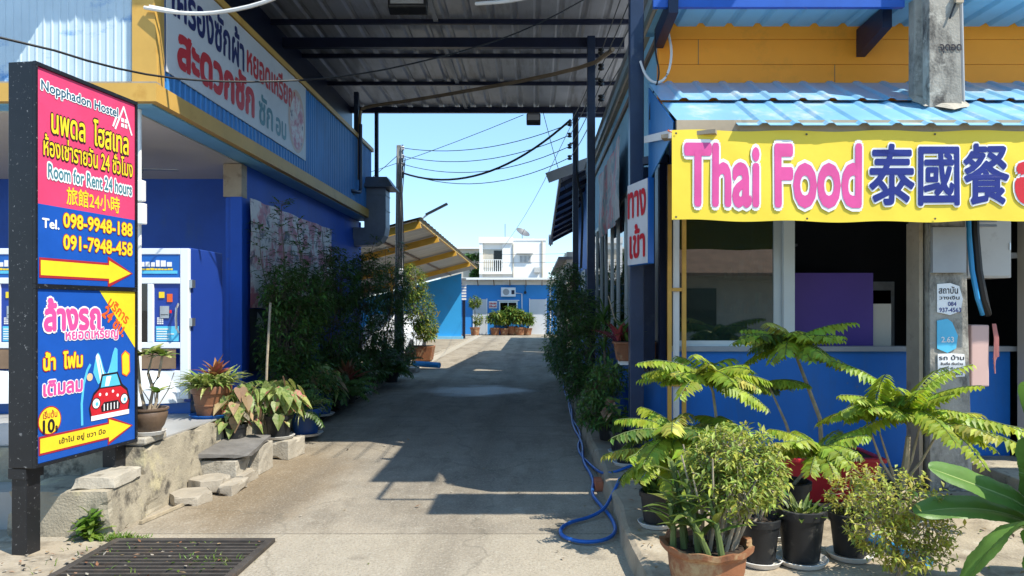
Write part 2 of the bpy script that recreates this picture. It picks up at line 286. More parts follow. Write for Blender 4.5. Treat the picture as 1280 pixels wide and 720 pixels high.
class MB:
    def __init__(s): s.v = []; s.f = []; s.m = []; s.mats = []
    def mi(s, k):
        if k not in s.mats: s.mats.append(k)
        return s.mats.index(k)
    def add(s, vs, fs, k):
        b = len(s.v); s.v.extend(tuple(p) for p in vs); s.f.extend(tuple(b + i for i in f) for f in fs); s.m.extend([s.mi(k)] * len(fs)); return s
    def box(s, x0, x1, y0, y1, z0, z1, k):
        return s.add([(x0, y0, z0), (x1, y0, z0), (x1, y1, z0), (x0, y1, z0), (x0, y0, z1), (x1, y0, z1), (x1, y1, z1), (x0, y1, z1)],
                     [(0, 3, 2, 1), (4, 5, 6, 7), (0, 1, 5, 4), (1, 2, 6, 5), (2, 3, 7, 6), (3, 0, 4, 7)], k)
    def hexa(s, P, k):  # 4 bottom then 4 top corners
        return s.add(P, [(0, 3, 2, 1), (4, 5, 6, 7), (0, 1, 5, 4), (1, 2, 6, 5), (2, 3, 7, 6), (3, 0, 4, 7)], k)
    def obox(s, O, U, V, N, k):
        O, U, V, N = map(Vector, (O, U, V, N)); return s.hexa([O, O + U, O + U + V, O + V, O + N, O + U + N, O + U + V + N, O + V + N], k)
    def bar(s, a, b, wd, ht, k, up=(0, 0, 1)):
        a, b = Vector(a), Vector(b); d = b - a; sd = d.cross(Vector(up)).normalized() * wd; u = sd.cross(d).normalized() * ht
        return s.obox(a - sd / 2 - u / 2, d, sd, u, k)
    def poly(s, P, k): return s.add(P, [tuple(range(len(P)))], k)
    def tube(s, pts, r, k, n=8, cap=True):
        pts = [Vector(p) for p in pts]; N = len(pts); V = []; F = []
        for i, p in enumerate(pts):
            d = (pts[min(i + 1, N - 1)] - pts[max(i - 1, 0)]).normalized()
            a = d.cross(Vector((0, 0, 1)) if abs(d.z) < .9 else Vector((1, 0, 0))).normalized(); b = d.cross(a)
            rr = r[i] if isinstance(r, (list, tuple)) else r
            for j in range(n):
                t = 2 * math.pi * j / n; V.append(p + a * math.cos(t) * rr + b * math.sin(t) * rr)
        for i in range(N - 1):
            for j in range(n):
                F.append((i * n + j, i * n + (j + 1) % n, (i + 1) * n + (j + 1) % n, (i + 1) * n + j))
        if cap: F.append(tuple(range(n))[::-1]); F.append(tuple((N - 1) * n + j for j in range(n)))
        return s.add(V, F, k)
    def lathe(s, c, prof, k, n=28, sx=1, sy=1):
        V = []; F = []
        for r, z in prof:
            for j in range(n):
                t = 2 * math.pi * j / n; V.append((c[0] + r * sx * math.cos(t), c[1] + r * sy * math.sin(t), c[2] + z))
        for i in range(len(prof) - 1):
            for j in range(n): F.append((i * n + j, i * n + (j + 1) % n, (i + 1) * n + (j + 1) % n, (i + 1) * n + j))
        return s.add(V, F, k)
    def disc(s, c, r, k, n=24, U=(1, 0, 0), V=(0, 1, 0), ry=None):
        c, U, V = map(Vector, (c, U, V)); ry = ry or r
        return s.add([c + U * r * math.cos(2 * math.pi * j / n) + V * ry * math.sin(2 * math.pi * j / n) for j in range(n)], [tuple(range(n))], k)
    def sheet(s, O, U, V, N, k, pitch=.25, rib=.028, thick=.004, kind='trap'):
        """ribbed metal sheet: ribs run along V, profile along U"""
        O, U, V, N = map(Vector, (O, U, V, N)); W = U.length; u = U / W; N = N.normalized(); prof = []; x = 0
        while x < W - 1e-4:
            for dx, h in ((0, 0), (pitch * .62, 0), (pitch * .72, 1), (pitch * .86, 1), (pitch * .96, 0)) if kind == 'trap' else [(pitch * i / 8, .5 - .5 * math.cos(i * math.pi / 4)) for i in range(8)]:
                if x + dx <= W: prof.append((x + dx, h * rib))
            x += pitch
        prof.append((W, 0)); n = len(prof)
        P = [O + u * a + N * h for a, h in prof]
        vv = P + [p + V for p in P] + [p + N * thick for p in P] + [p + V + N * thick for p in P]
        F = []
        for i in range(n - 1):
            F += [(i, i + 1, n + i + 1, n + i), (2 * n + i, 3 * n + i, 3 * n + i + 1, 2 * n + i + 1), (i, 2 * n + i, 2 * n + i + 1, i + 1), (n + i, n + i + 1, 3 * n + i + 1, 3 * n + i)]
        return s.add(vv, F, k)
    def text(s, t, O, U, V, box, layers, z=.003, gap=.0002):
        """layers: (material, spread as a fraction of glyph height, copies); box=(u0,v0,u1,v1) along U,V in metres"""
        O, U, V = Vector(O), Vector(U).normalized(), Vector(V).normalized(); N = U.cross(V); L, x0, x1, y0, y1 = glyphs(t)
        sx = (box[2] - box[0]) / (x1 - x0); sy = (box[3] - box[1]) / (y1 - y0)
        for k, sp, c in layers:
            for q in range(c):
                du = sp * math.cos(2 * math.pi * q / c) if c > 1 else 0; dv = sp * math.sin(2 * math.pi * q / c) if c > 1 else 0
                z += .00012
                for gi, (vs_, ts) in enumerate(L):
                    zz = z + (gi % 4) * .000025
                    s.add([O + U * (box[0] + (x - x0 + du) * sx) + V * (box[1] + (y - y0 + dv) * sy) + N * zz for x, y in vs_], ts, k)
            z += gap
        return s
    def flat(s, pts, O, U, V, k, z=.003):
        O, U, V = Vector(O), Vector(U), Vector(V); N = U.cross(V).normalized()
        t = tessellate_polygon([[Vector((a, b, 0)) for a, b in pts]])
        return s.add([O + U * a + V * b + N * z for a, b in pts], t, k)
    def build(s, name, parent=None, smooth=False, bevel=0, origin=None):
        me = bpy.data.meshes.new(name)
        off = Vector((0, 0, 0)); p = parent
        while p is not None: off += p.location; p = p.parent
        if parent is None and s.v:
            if origin is None:
                xs, ys, zs = zip(*s.v); origin = ((min(xs) + max(xs)) / 2, (min(ys) + max(ys)) / 2, min(zs))
            off = Vector(origin)
        me.from_pydata([(a - off.x, b - off.y, c - off.z) for a, b, c in s.v], [], s.f)
        for k in s.mats: me.materials.append(M[k])
        me.polygons.foreach_set('material_index', s.m)
        if smooth: me.polygons.foreach_set('use_smooth', [True] * len(s.f))
        me.update()
        if smooth: me.set_sharp_from_angle(angle=R(38))
        o = bpy.data.objects.new(name, me); col.objects.link(o)
        if parent is not None: o.parent = parent
        else: o.location = off
        if bevel:
            b = o.modifiers.new('bevel', 'BEVEL'); b.width = bevel; b.segments = 2; b.limit_method = 'ANGLE'
        return o

def rough(o, amp=.008, cuts=5, sc_=9, chip=0):
    import bmesh
    b = bmesh.new(); b.from_mesh(o.data); bmesh.ops.remove_doubles(b, verts=b.verts, dist=.0005)
    bmesh.ops.subdivide_edges(b, edges=[e for e in b.edges if e.calc_length() > .06], cuts=cuts, use_grid_fill=True)
    for v in b.verts:
        n = noise.noise_vector(v.co * sc_ + o.location * 3); v.co += n * amp
        e = max([f.normal.angle(g.normal) for f in v.link_faces for g in v.link_faces] or [0])
        if e > .7 and chip: v.co -= v.normal * max(0, noise.noise(v.co * 7 + o.location * 5) - .05) * chip
    b.to_mesh(o.data); b.free(); return o
def tag(o, label, cat, group=None, kind=None):
    if label: o['label'] = label
    if cat: o['category'] = cat
    if group: o['group'] = group
    if kind: o['kind'] = kind
    return o
def thing(name, label, cat, loc, group=None):
    o = bpy.data.objects.new(name, None); o.empty_display_size = .1; col.objects.link(o); o.location = loc; return tag(o, label, cat, group)
def copy_thing(root, loc, rz=0, label=None):
    r = root.copy(); col.objects.link(r); r.location = loc; r.rotation_euler = (0, 0, rz)
    if label: r['label'] = label
    for ch in list(root.children):
        c = ch.copy(); col.objects.link(c); c.parent = r
        for g in list(ch.children):
            d = g.copy(); col.objects.link(d); d.parent = c
    return r
def struct(name, mb, **k): o = mb.build(name, **k); o['kind'] = 'structure'; return o
def sag(a, b, drop, n=14):
    a, b = Vector(a), Vector(b); return [a.lerp(b, i / n) - Vector((0, 0, drop * 4 * (i / n) * (1 - i / n))) for i in range(n + 1)]
U01 = random.uniform

# ------------------------------------------------------------------ plant helpers
def leaf(mb, p, d, n, L, W, k, fold=.2, droop=.15, wide=.42):
    d = d.normalized(); s = d.cross(n)
    if s.length < 1e-4: s = d.cross(Vector((.3, .9, .2)))
    s.normalize(); n = s.cross(d)
    a = p + d * L * wide; t = p + d * L - Vector((0, 0, L * droop))
    mb.add([p, a + s * W / 2 + n * W * fold, t, a - s * W / 2 + n * W * fold, a], [(0, 4, 2, 1), (0, 3, 2, 4)], k)
def strap(mb, p, az, el, L, W, k, curl=1.5, n=6, taper=1, fold=.2):
    """arching strap leaf"""
    h = Vector((math.cos(az), math.sin(az), 0)); s = Vector((-math.sin(az), math.cos(az), 0)); pts = []; q = Vector(p); e = el; V = []; F = []
    for i in range(n + 1):
        t = i / n; wd = W * (.35 + .65 * math.sin(math.pi * min(1, .15 + t * .55))) * (1 - max(0, t - .45) / .55 * taper * .97)
        up = Vector((0, 0, 1)) * math.cos(e) - h * math.sin(e)
        V += [q + s * wd / 2 + up * wd * fold, q, q - s * wd / 2 + up * wd * fold]
        q = q + (h * math.cos(e) + Vector((0, 0, 1)) * math.sin(e)) * L / n; e -= curl / n
    for i in range(n): F += [(3 * i, 3 * i + 1, 3 * i + 4, 3 * i + 3), (3 * i + 1, 3 * i + 2, 3 * i + 5, 3 * i + 4)]
    mb.add(V, F, k)
def rv(): 
    while 1:
        v = Vector((U01(-1, 1), U01(-1, 1), U01(-1, 1)))
        if .05 < v.length < 1: return v
def shrub(fol, st, base, blobs, LL, LW, k, per=7, twig=.14, kb='bark', droop=.2, sr=.012, ks=None):
    """leafy twigs through several uneven blobs; a stem runs from the base to each blob"""
    base = Vector(base)
    for cx, cy, cz, rx, ry, rz, n in blobs:
        c = Vector((cx, cy, cz))
        st.tube([base + rv() * .03 * Vector((1, 1, 0)).length, base.lerp(c, .5) + rv() * .06, c], [sr, sr * .7, sr * .4], kb, 5)
        for _ in range(n):
            u = rv(); u = u.normalized() * (u.length ** .45)
            p = c + Vector((u.x * rx, u.y * ry, u.z * rz))
            d = (u * .9 + Vector((0, 0, .5)) + rv() * .6).normalized()
            a = p - d * twig
            if random.random() < .35: st.tube([c.lerp(p, .25), a, p], [.004, .003, .002], kb, 3, False)
            for j in range(per):
                t = (j + .5) / per; q = a.lerp(p, t) ; az = j * 2.4 + U01(0, 1)
                s1 = d.cross(Vector((.1, .2, .97))).normalized(); s2 = d.cross(s1)
                ld = d * .55 + s1 * math.cos(az) + s2 * math.sin(az) + Vector((0, 0, -.15))
                f = U01(.45, 1.35)
                kk = k if ks is None or random.random() > .18 else ks
                leaf(fol, q, ld, Vector((U01(-.3, .3), U01(-.3, .3), 1)), LL * f, LW * f, kk, U01(.05, .3), U01(0, droop))
def frond(mb, st, p, az, el, L, k, pairs=15, ll=.075, curl=1.2):
    h = Vector((math.cos(az), math.sin(az), 0)); s = Vector((-math.sin(az), math.cos(az), 0)); q = Vector(p); e = el; rach = [q.copy()]
    for i in range(pairs):
        t = (i + 1) / pairs; d = h * math.cos(e) + Vector((0, 0, 1)) * math.sin(e); up = Vector((0, 0, 1)) * math.cos(e) - h * math.sin(e)
        q = q + d * L / pairs; rach.append(q.copy()); e -= curl / pairs
        sz = ll * (.45 + .75 * math.sin(math.pi * min(1, .12 + t * .8))) * U01(.88, 1.1)
        for sg in (1, -1):
            if random.random() < .04: continue
            leaf(mb, q, s * sg * .8 + d * .12 - Vector((0, 0, U01(.35, .75))), up + d * .1, sz, sz * .52, k, .10, .10, .42)
    st.tube(rach[::3] + [rach[-1]], .0028, 'stem_green', 4, False)
def rosette(mb, st, p, n, L, k='leaf_star', ll=.085, el=(.1, .8), seed=0, pairs=21, curl=.75, az0=0, arc=2 * math.pi):
    random.seed(seed)
    n = int(n * 1.3)
    for i in range(n):
        kk = k if random.random() > .2 else random.choice(['leaf_lit', 'leaf_yellowgreen'])
        frond(mb, st, Vector(p) + Vector((0, 0, U01(-.05, .03))), az0 + arc * (i + U01(-.3, .3)) / n, U01(*el), L * U01(.58, 1.04), kk, pairs + random.randint(-3, 2), ll * U01(.85, 1.12), curl * U01(.7, 1.2))
def pot(root, c, r, h, k, kind='plain', saucer=None, soil='soil', n=28, sr=1.3):
    x, y, z = c; mb = MB(); z0 = z + (.025 if saucer else 0)
    if kind == 'plain': pr = [(.0, 0), (.74 * r, 0), (.92 * r, h * .82), (1.0 * r, h * .83), (1.02 * r, h * .99), (.98 * r, h), (.9 * r, h), (.88 * r, h * .86), (0, h * .86)]
    elif kind == 'bowl': pr = [(0, 0), (.6 * r, 0), (.82 * r, h * .25), (.97 * r, h * .6), (1.0 * r, h * .8), (.95 * r, h * .86), (1.06 * r, h * .93), (1.06 * r, h), (.94 * r, h), (.9 * r, h * .88), (0, h * .88)]
    elif kind == 'band': pr = [(0, 0), (.7 * r, 0), (.8 * r, h * .3), (.84 * r, h * .32), (.84 * r, h * .36), (.81 * r, h * .38), (.9 * r, h * .72), (1.0 * r, h * .75), (1.03 * r, h * .95), (1.0 * r, h), (.9 * r, h), (.88 * r, h * .84), (0, h * .84)]
    else:  # frilled rim
        pr = [(0, 0), (.72 * r, 0), (.88 * r, h * .5), (.92 * r, h * .8), (1.06 * r, h * .9), (1.08 * r, h), (.95 * r, h * .98), (.9 * r, h * .88), (0, h * .86)]
    mb.lathe((x, y, z0), pr, k, n)
    if kind == 'frill':
        N = n
        for i in (4, 5, 6):
            for j in range(N):
                q = i * N + j; a = mb.v[q]; f = 1 + .035 * math.sin(j / N * 2 * math.pi * 9); mb.v[q] = (x + (a[0] - x) * f, y + (a[1] - y) * f, a[2] + .008 * math.sin(j / N * 2 * math.pi * 9))
        mb.lathe((x, y, z0), [(.80 * r, h * .30), (.835 * r, h * .31), (.845 * r, h * .36), (.82 * r, h * .37)], k, n)
    o = mb.build('pot', root, True)
    s = MB(); s.disc((x, y, z0 + h * .885), r * .9, soil, 20)
    for _ in range(14): 
        a = U01(0, 6.28); q = r * .8 * math.sqrt(random.random()); b = U01(.006, .018)
        s.lathe((x + q * math.cos(a), y + q * math.sin(a), z0 + h * .885 - b * .3), [(b, 0), (b * .8, b * .7), (0, b)], soil, 6)
    s.build('soil', root)
    if saucer:
        q = MB(); R_ = r * sr * .85; q.lathe((x, y, z), [(0, 0), (R_ * .85, 0), (R_, .03), (R_ * .96, .032), (R_ * .82, .01), (0, .01)], saucer, n); q.build('saucer', root, True)
    return z0 + h * .88

# ================================================================== THE SETTING
UX, UY, UZ = (1, 0, 0), (0, 1, 0), (0, 0, 1)
g = MB(); g.add([(-400, -400, 0), (400, -400, 0), (400, 700, 0), (-400, 700, 0)], [(0, 1, 2, 3)], 'ground'); struct('ground', g)
g = MB()
def gridsheet(mb, x0, x1, y0, y1, z, k): mb.add([(x0, y0, z), (x1, y0, z), (x1, y1, z), (x0, y1, z)], [(0, 1, 2, 3)], k)
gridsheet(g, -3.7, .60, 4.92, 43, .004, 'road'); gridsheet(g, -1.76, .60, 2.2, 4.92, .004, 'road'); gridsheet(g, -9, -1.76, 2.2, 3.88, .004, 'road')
struct('alley_road', g)
g = MB(); gridsheet(g, -60, 60, -9, 2.2, .006, 'asphalt'); struct('street_road', g)
g = MB(); gridsheet(g, -9, -2.86, 3.88, 4.92, .006, 'paving'); struct('roadside_path', g)
# raised strip in front of and along the eating place, with a broken kerb edge
g = MB(); random.seed(3)
ys = [2.2 + i * .45 for i in range(33)]; V = []
for y in ys:
    xe = .62 + U01(-.018, .018) - (0.05 if y < 4 else 0)
    V += [(xe - .02, y, .0), (xe, y, .12), (xe + .03, y, .135), (1.26 if y > 6.55 else 9, y, .14)]
F = []
for i in range(len(ys) - 1):
    for j in range(3): F.append((4 * i + j, 4 * (i + 1) + j, 4 * (i + 1) + j + 1, 4 * i + j + 1))
g.add(V, F, 'paving'); struct('kerb_pavement', g)
g = MB(); gridsheet(g, -3.35, -3.02, 16.5, 43, .008, 'concrete_pale'); g.box(-3.37, -3.33, 16.5, 43, 0, .05, 'concrete_pale'); struct('side_path', g)

# ------------------------------------------------------------------ blue laundry building on the left
lb = thing('laundry_building', 'blue two storey laundry building with yellow trim on the left of the alley', 'building', (-7.8, 11, 0))
g = MB()
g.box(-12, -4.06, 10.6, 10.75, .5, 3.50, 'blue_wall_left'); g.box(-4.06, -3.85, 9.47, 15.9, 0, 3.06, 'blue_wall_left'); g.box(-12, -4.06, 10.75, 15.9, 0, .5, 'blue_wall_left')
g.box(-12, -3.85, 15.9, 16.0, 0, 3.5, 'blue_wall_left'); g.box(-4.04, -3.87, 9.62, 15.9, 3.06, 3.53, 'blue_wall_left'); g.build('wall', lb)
g = MB(); g.box(-4.08, -3.84, 9.44, 9.62, 3.06, 3.49, 'tan'); g.build('beam', lb)
g = MB(); g.box(-3.99, -3.83, 9.43, 9.47, .4, 3.06, 'blue_wall_left'); g.build('pillar', lb, bevel=.01)
g = MB(); g.box(-12, -3.88, 7.0, 10.6, 3.50, 3.54, 'ceiling'); g.build('ceiling', lb)
g = MB(); 
g.sheet((-12, 6.858, 3.72), (8.2, 0, 0), (0, 0, 1.58), (0, -1, 0), 'pale_sheet', .075, .008)
g.build('front_sheet', lb)
g = MB(); g.sheet((-3.60, 6.98, 3.70), (0, 8.9, 0), (0, 0, 1.34), (1, 0, 0), 'blue_sheet', .115, .012); g.build('side_sheet', lb)
g = MB(); g.hexa([(-3.80, 6.80, 3.70), (-3.56, 6.80, 3.70), (-3.585, 6.98, 3.70), (-3.80, 6.98, 3.70), (-3.80, 6.80, 5.3), (-3.62, 6.80, 5.3), (-3.59, 6.98, 5.3), (-3.80, 6.98, 5.3)], 'yellow')
g.build('corner_post', lb)
g = MB(); g.box(-12, -3.53, 6.72, 6.80, 3.53, 3.70, 'yellow'); g.box(-3.61, -3.53, 6.80, 15.9, 3.53, 3.70, 'yellow'); g.box(-12, -3.53, 6.72, 6.8, 3.7, 3.715, 'tan'); g.build('fascia', lb)
g = MB(); g.box(-12, -3.61, 6.80, 7.0, 3.515, 3.55, 'soffit_blue'); g.box(-3.88, -3.61, 7.0, 15.9, 3.515, 3.55, 'soffit_blue'); g.build('soffit', lb)
g = MB(); g.box(-3.66, -3.55, 6.9, 15.92, 5.04, 5.12, 'yellow'); g.build('roof_trim', lb)
g = MB(); g.box(-12, -3.66, 6.90, 15.9, 5.04, 5.10, 'navy'); g.build('roof', lb)
g = MB(); g.tube([(-3.50, 14.5, 5.3), (-3.50, 14.5, 4.0), (-3.50, 14.46, 3.93), (-3.5, 14.3, 3.9), (-3.6, 14.1, 3.9)], .035, 'navy_paint'); g.build('downpipe', lb, True)

# concrete entrance steps
st = thing('entrance_steps', 'stained concrete entrance platform with a lower step under the black roadside sign', 'steps', (-3.4, 6, 0))
g = MB(); g.hexa([(-12, 5.52, .0), (-2.97, 5.52, .0), (-3.0, 9.4, 0), (-12, 9.4, 0), (-12, 5.52, .53), (-3.0, 5.52, .53), (-3.02, 6.9, .53), (-12, 6.9, .53)], 'concrete')
g.hexa([(-12, 6.9, .0), (-2.95, 6.9, .0), (-3.35, 10.6, 0), (-12, 10.6, 0), (-12, 6.9, .53), (-2.95, 7.2, .53), (-3.40, 10.6, .53), (-12, 10.6, .53)], 'concrete')
rough(g.build('upper_platform', st), .006, 14, 7, .10)
g = MB(); g.hexa([(-3.68, 5.02, 0), (-2.95, 5.02, 0), (-2.96, 5.52, 0), (-3.68, 5.52, 0), (-3.66, 5.02, .32), (-2.98, 5.02, .32), (-2.99, 5.52, .32), (-3.66, 5.52, .32)], 'concrete'); rough(g.build('lower_step', st), .006, 9, 9, .09)
g = MB(); g.box(-12, -3.03, 5.56, 9.4, .532, .545, 'tile'); g.build('tile_floor', st)
g = MB(); g.box(-3.28, -2.985, 5.53, 5.85, .547, .60, 'concrete_pale'); g.build('corner_block', st, bevel=.012)
g = MB(); g.box(-12, -3.70, 5.2, 5.5, 0, .27, 'tile'); g.build('tiled_step', st)
o = MB().hexa([(-3.26, 5.06, .322), (-2.97, 5.10, .322), (-2.97, 5.50, .322), (-3.28, 5.46, .322), (-3.25, 5.07, .40), (-2.98, 5.11, .40), (-2.98, 5.49, .40), (-3.27, 5.45, .40)], 'concrete_pale').build('concrete_slab', bevel=.006); rough(o, .005, 6, 14, .06)
tag(o, 'loose whitish concrete slab lying on the lower step by the black sign', 'slab')
def paver(c, r, h, k, rot, n=6, sx=1): 
    g = MB(); b = [(c[0] + r * sx * math.cos(rot + 2 * math.pi * i / n), c[1] + r * math.sin(rot + 2 * math.pi * i / n)) for i in range(n)]
    g.add([(x, y, c[2]) for x, y in b] + [(x, y, c[2] + h) for x, y in b], [tuple(range(n))[::-1], tuple(range(n, 2 * n))] + [(i, (i + 1) % n, n + (i + 1) % n, n + i) for i in range(n)], k)
    return rough(g.build('paving_stone', bevel=.006), .005, 4, 14, .07)
PG = 'loose stones stepping up to the platform'
tag(paver((-2.83, 5.93, .004), .17, .085, 'paver', .2), 'hexagonal paving stone on the alley floor, nearest the drain', 'paving stone', PG)
tag(paver((-2.82, 6.25, .004), .17, .13, 'paver', .5), 'hexagonal paving stone just behind the front one', 'paving stone', PG)
tag(paver((-2.85, 6.62, .004), .22, .22, 'concrete_pale', .78, 4, 1.1), 'square pale concrete block under the dark slate slab', 'concrete block', PG)
tag(paver((-2.80, 7.05, .004), .25, .27, 'concrete_pale', .78, 4, 1.0), 'mottled concrete block behind the square pale one', 'concrete block', PG)
o = MB().hexa([(-3.0, 6.42, .26), (-2.58, 6.5, .235), (-2.62, 7.15, .30), (-2.98, 7.1, .32), (-3.0, 6.42, .30), (-2.58, 6.5, .275), (-2.62, 7.15, .34), (-2.98, 7.1, .36)], 'slate').build('slate_slab', bevel=.004); rough(o, .004, 6, 12, .05)
tag(o, 'dark slate slab with a pale edge lying as a tread by the caladium pots', 'slab', PG)
o = MB().bar((-2.90, 5.30, .02), (-2.82, 5.82, .02), .022, .022, 'bark_pale').build('wood_stick'); tag(o, 'thin pale stick lying along the foot of the platform', 'stick')
random.seed(11); xk = -2.66
for i in range(26):
    y = 6.1 + i * .37; x = -2.62 - .55 * min(1, max(0, (y - 6.1) / 3.2)) + U01(-.02, .02) - (.0 if i < 12 else .0)
    o = MB().obox((x - .07, y, 0), (.13, U01(-.02, .02), 0), (U01(-.02, .02), .32, 0), (0, 0, U01(.07, .12)), random.choice(['concrete_pale', 'paver', 'paver'])).build('edging_block', bevel=.006); rough(o, .01, 3, 12, .06)
    tag(o, 'rough concrete edging block in the row below the left hand plants', 'edging block', 'edging blocks along the left plant bed')
g = MB(); g.hexa([(-3.84, 10.6, 0), (-3.05, 10.6, 0), (-3.2, 16.4, 0), (-3.84, 16.4, 0), (-3.84, 10.6, .10), (-3.1, 10.6, .10), (-3.25, 16.4, .10), (-3.84, 16.4, .10)], 'soil')
g.hexa([(-3.4, 9.4, 0), (-2.75, 7.6, 0), (-3.05, 10.6, 0), (-3.84, 10.6, 0), (-3.4, 9.4, .06), (-2.75, 7.6, .06), (-3.1, 10.6, .10), (-3.84, 10.6, .10)], 'soil'); struct('plant_bed_ground', g)

# steel drain grate
dg_ = thing('drain_grate', 'long rusty steel drain grate set in the alley floor at the bottom left', 'drain grate', (-2.45, 4.4, 0))
g = MB(); x0, x1, y0, y1 = -2.86, -1.77, 3.88, 4.92
g.box(x0, x1, y0, y0 + .05, 0, .03, 'iron'); g.box(x0, x1, y1 - .05, y1, 0, .03, 'iron'); g.box(x0, x0 + .05, y0 + .05, y1 - .05, 0, .03, 'iron'); g.box(x1 - .05, x1, y0 + .05, y1 - .05, 0, .03, 'iron'); g.build('frame', dg_, bevel=.003)
g = MB(); n = 15
for i in range(n): y = y0 + .075 + i * (y1 - y0 - .13) / n; g.box(x0 + .05, x1 - .05, y, y + .024, .006, .026, 'iron')
for xx in (-2.62, -2.35, -2.05): g.box(xx, xx + .02, y0 + .05, y1 - .05, .003, .012, 'iron')
g.build('bars', dg_)
g = MB(); g.add([(x0, y0, .003), (x1, y0, .003), (x1, y1, .003), (x0, y1, .003)], [(0, 1, 2, 3)], 'drain_pit')
random.seed(5)
for _ in range(160):
    x, y = U01(x0 + .06, x1 - .06), U01(y0 + .06, y1 - .06); leaf(g, Vector((x, y, U01(.006, .03))), Vector((U01(-1, 1), U01(-1, 1), .1)), Vector(UZ), U01(.02, .05), .018, random.choice(['leaf_dry', 'soil_red', 'paver', 'leaf_weed']), .1, 0)
g.build('pit', dg_)

# ------------------------------------------------------------------ steel canopy over the alley
ca = thing('steel_canopy', 'dark corrugated steel canopy roof spanning the alley on navy posts', 'canopy', (-1, 11, 0))
g = MB(); g.sheet((-4.2, 6.1, 6.2), (6.5, 0, 0), (0, 10.5, 0), (0, 0, 1), 'roof_under', .36, .035); g.build('roof_sheet', ca)
g = MB(); g.sheet((2.35, 4.1, 6.25), (.62, 0, 0), (0, 2.2, 0), (0, 0, 1), 'roof_under', .3, .03); g.build('side_sheet', ca)  # unseen extra sheet, added to shade the alley floor before the main canopy
for y, h, wd in ((6.2, .075, .05), (7.4, .075, .05), (8.8, .075, .05), (10.1, .075, .05), (11.45, .075, .05), (13.0, .075, .05), (14.6, .075, .05), (16.45, .13, .08)):
    MB().box(-4.2, 2.3, y, y + wd, 6.195 - h, 6.195, 'navy').build('purlin', ca)
MB().box(-4.2, 1.5, 12.0, 12.10, 5.95, 6.11, 'navy').build('beam', ca)
MB().box(-4.28, -4.2, 6.1, 16.6, 5.12, 6.2, 'navy').build('side_board', ca)  # dark board stands for both the beam and the shade in this gap
MB().box(-1.60, -1.53, 6.3, 16.45, 6.15, 6.19, 'grey').build('centre_rail', ca)
MB().box(-3.75, -3.66, 14.95, 15.05, 5.12, 6.09, 'navy_paint').build('post', ca); MB().box(-3.62, -3.54, 16.3, 16.38, 3.7, 6.04, 'navy_paint').build('post', ca)
for y, x in ((6.8, .96), (11.95, .94), (16.45, .94)):
    MB().box(x - .065, x + .065, y - .065, y + .065, .14, 6.1 if y > 7 else 6.19, 'navy_paint').build('post', ca, bevel=.008)
MB().bar((.94, 16.45, 6.0), (2.2, 16.45, 6.0), .08, .08, 'navy').build('bracket', ca)
MB().bar((.96, 6.8, 2.98), (1.24, 6.66, 2.98), .07, .07, 'navy').build('bracket', ca)

# ------------------------------------------------------------------ eating place on the right
fs = thing('eating_place', 'eating place with blue base wall, dark windows and blue ribbed awning on the right', 'building', (4, 8, 0))
XW = 1.26
g = MB(); g.box(XW, 4.36, 6.6, 6.72, .14, 1.205, 'blue_wall'); g.box(XW, XW + .12, 6.72, 16.2, .14, 1.10, 'blue_wall'); g.build('base_wall', fs)
g = MB()
for z in (3.60, 3.83, 4.06, 4.29): g.box(1.14, 9, 6.60, 6.63, z + .004, z + .23, 'yellow_wall')
g.box(1.14, 9, 6.63, 6.7, 3.5, 4.55, 'yellow_wall')
for x, z in ((1.5, 3.83), (2.75, 3.60), (3.9, 4.06), (5.2, 3.83)): g.box(x, x + .006, 6.598, 6.601, z + .004, z + .23, 'brown')
g.build('upper_wall', fs)
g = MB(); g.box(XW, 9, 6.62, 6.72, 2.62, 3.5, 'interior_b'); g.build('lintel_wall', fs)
g = MB(); g.box(XW - .02, 4.4, 6.55, 6.68, 1.205, 1.25, 'grey'); g.build('window_sill', fs)
wf = MB(); wf.box(XW + .02, XW + .07, 6.60, 6.66, 1.25, 2.62, 'frame_pale'); wf.box(XW + .07, 2.28, 6.60, 6.66, 1.25, 1.30, 'frame_pale'); wf.box(2.28, 2.38, 6.58, 6.68, 1.25, 2.62, 'frame_pale'); wf = wf.build('window', fs)
MB().box(2.20, 2.28, 6.62, 6.65, 1.30, 2.62, 'frame_al').build('sash', wf); MB().box(XW + .07, 2.20, 6.635, 6.64, 1.30, 2.62, 'glass_dark').build('pane', wf)
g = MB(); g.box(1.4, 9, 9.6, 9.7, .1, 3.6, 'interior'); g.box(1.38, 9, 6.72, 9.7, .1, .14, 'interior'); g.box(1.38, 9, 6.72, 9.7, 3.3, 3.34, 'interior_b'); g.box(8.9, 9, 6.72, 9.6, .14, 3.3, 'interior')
g.box(3.0, 3.03, 8.9, 9.0, .14, 3.3, 'interior_b'); g.box(3.4, 4.4, 9.2, 9.3, 1.6, 1.64, 'brown'); g.box(2.5, 2.53, 8.3, 8.33, 2.1, 2.9, 'grey'); g.build('interior_room', fs)
g = MB(); g.box(3.45, 4.1, 8.2, 8.8, .14, 1.9, 'box_grey'); g.box(3.5, 4.05, 8.18, 8.2, .5, 1.8, 'glass_far'); g.build('drinks_fridge', fs)
g = MB(); g.box(1.6, 2.9, 8.0, 8.5, .9, .95, 'tan'); g.box(1.65, 1.7, 8.0, 8.5, .14, .9, 'tan'); g.box(2.8, 2.85, 8.0, 8.5, .14, .9, 'tan')
random.seed(9)
for i in range(12): x = 1.7 + i * .095; g.lathe((x, 8.2 + U01(-.1, .1), .95), [(0, 0), (.03, 0), (.03, U01(.12, .2)), (.012, .22), (.012, .26), (0, .26)], random.choice(['s_orange', 'brown', 'white', 'leaf_mid', 's_yellow']), 8)
g.build('counter', fs)
g = MB()
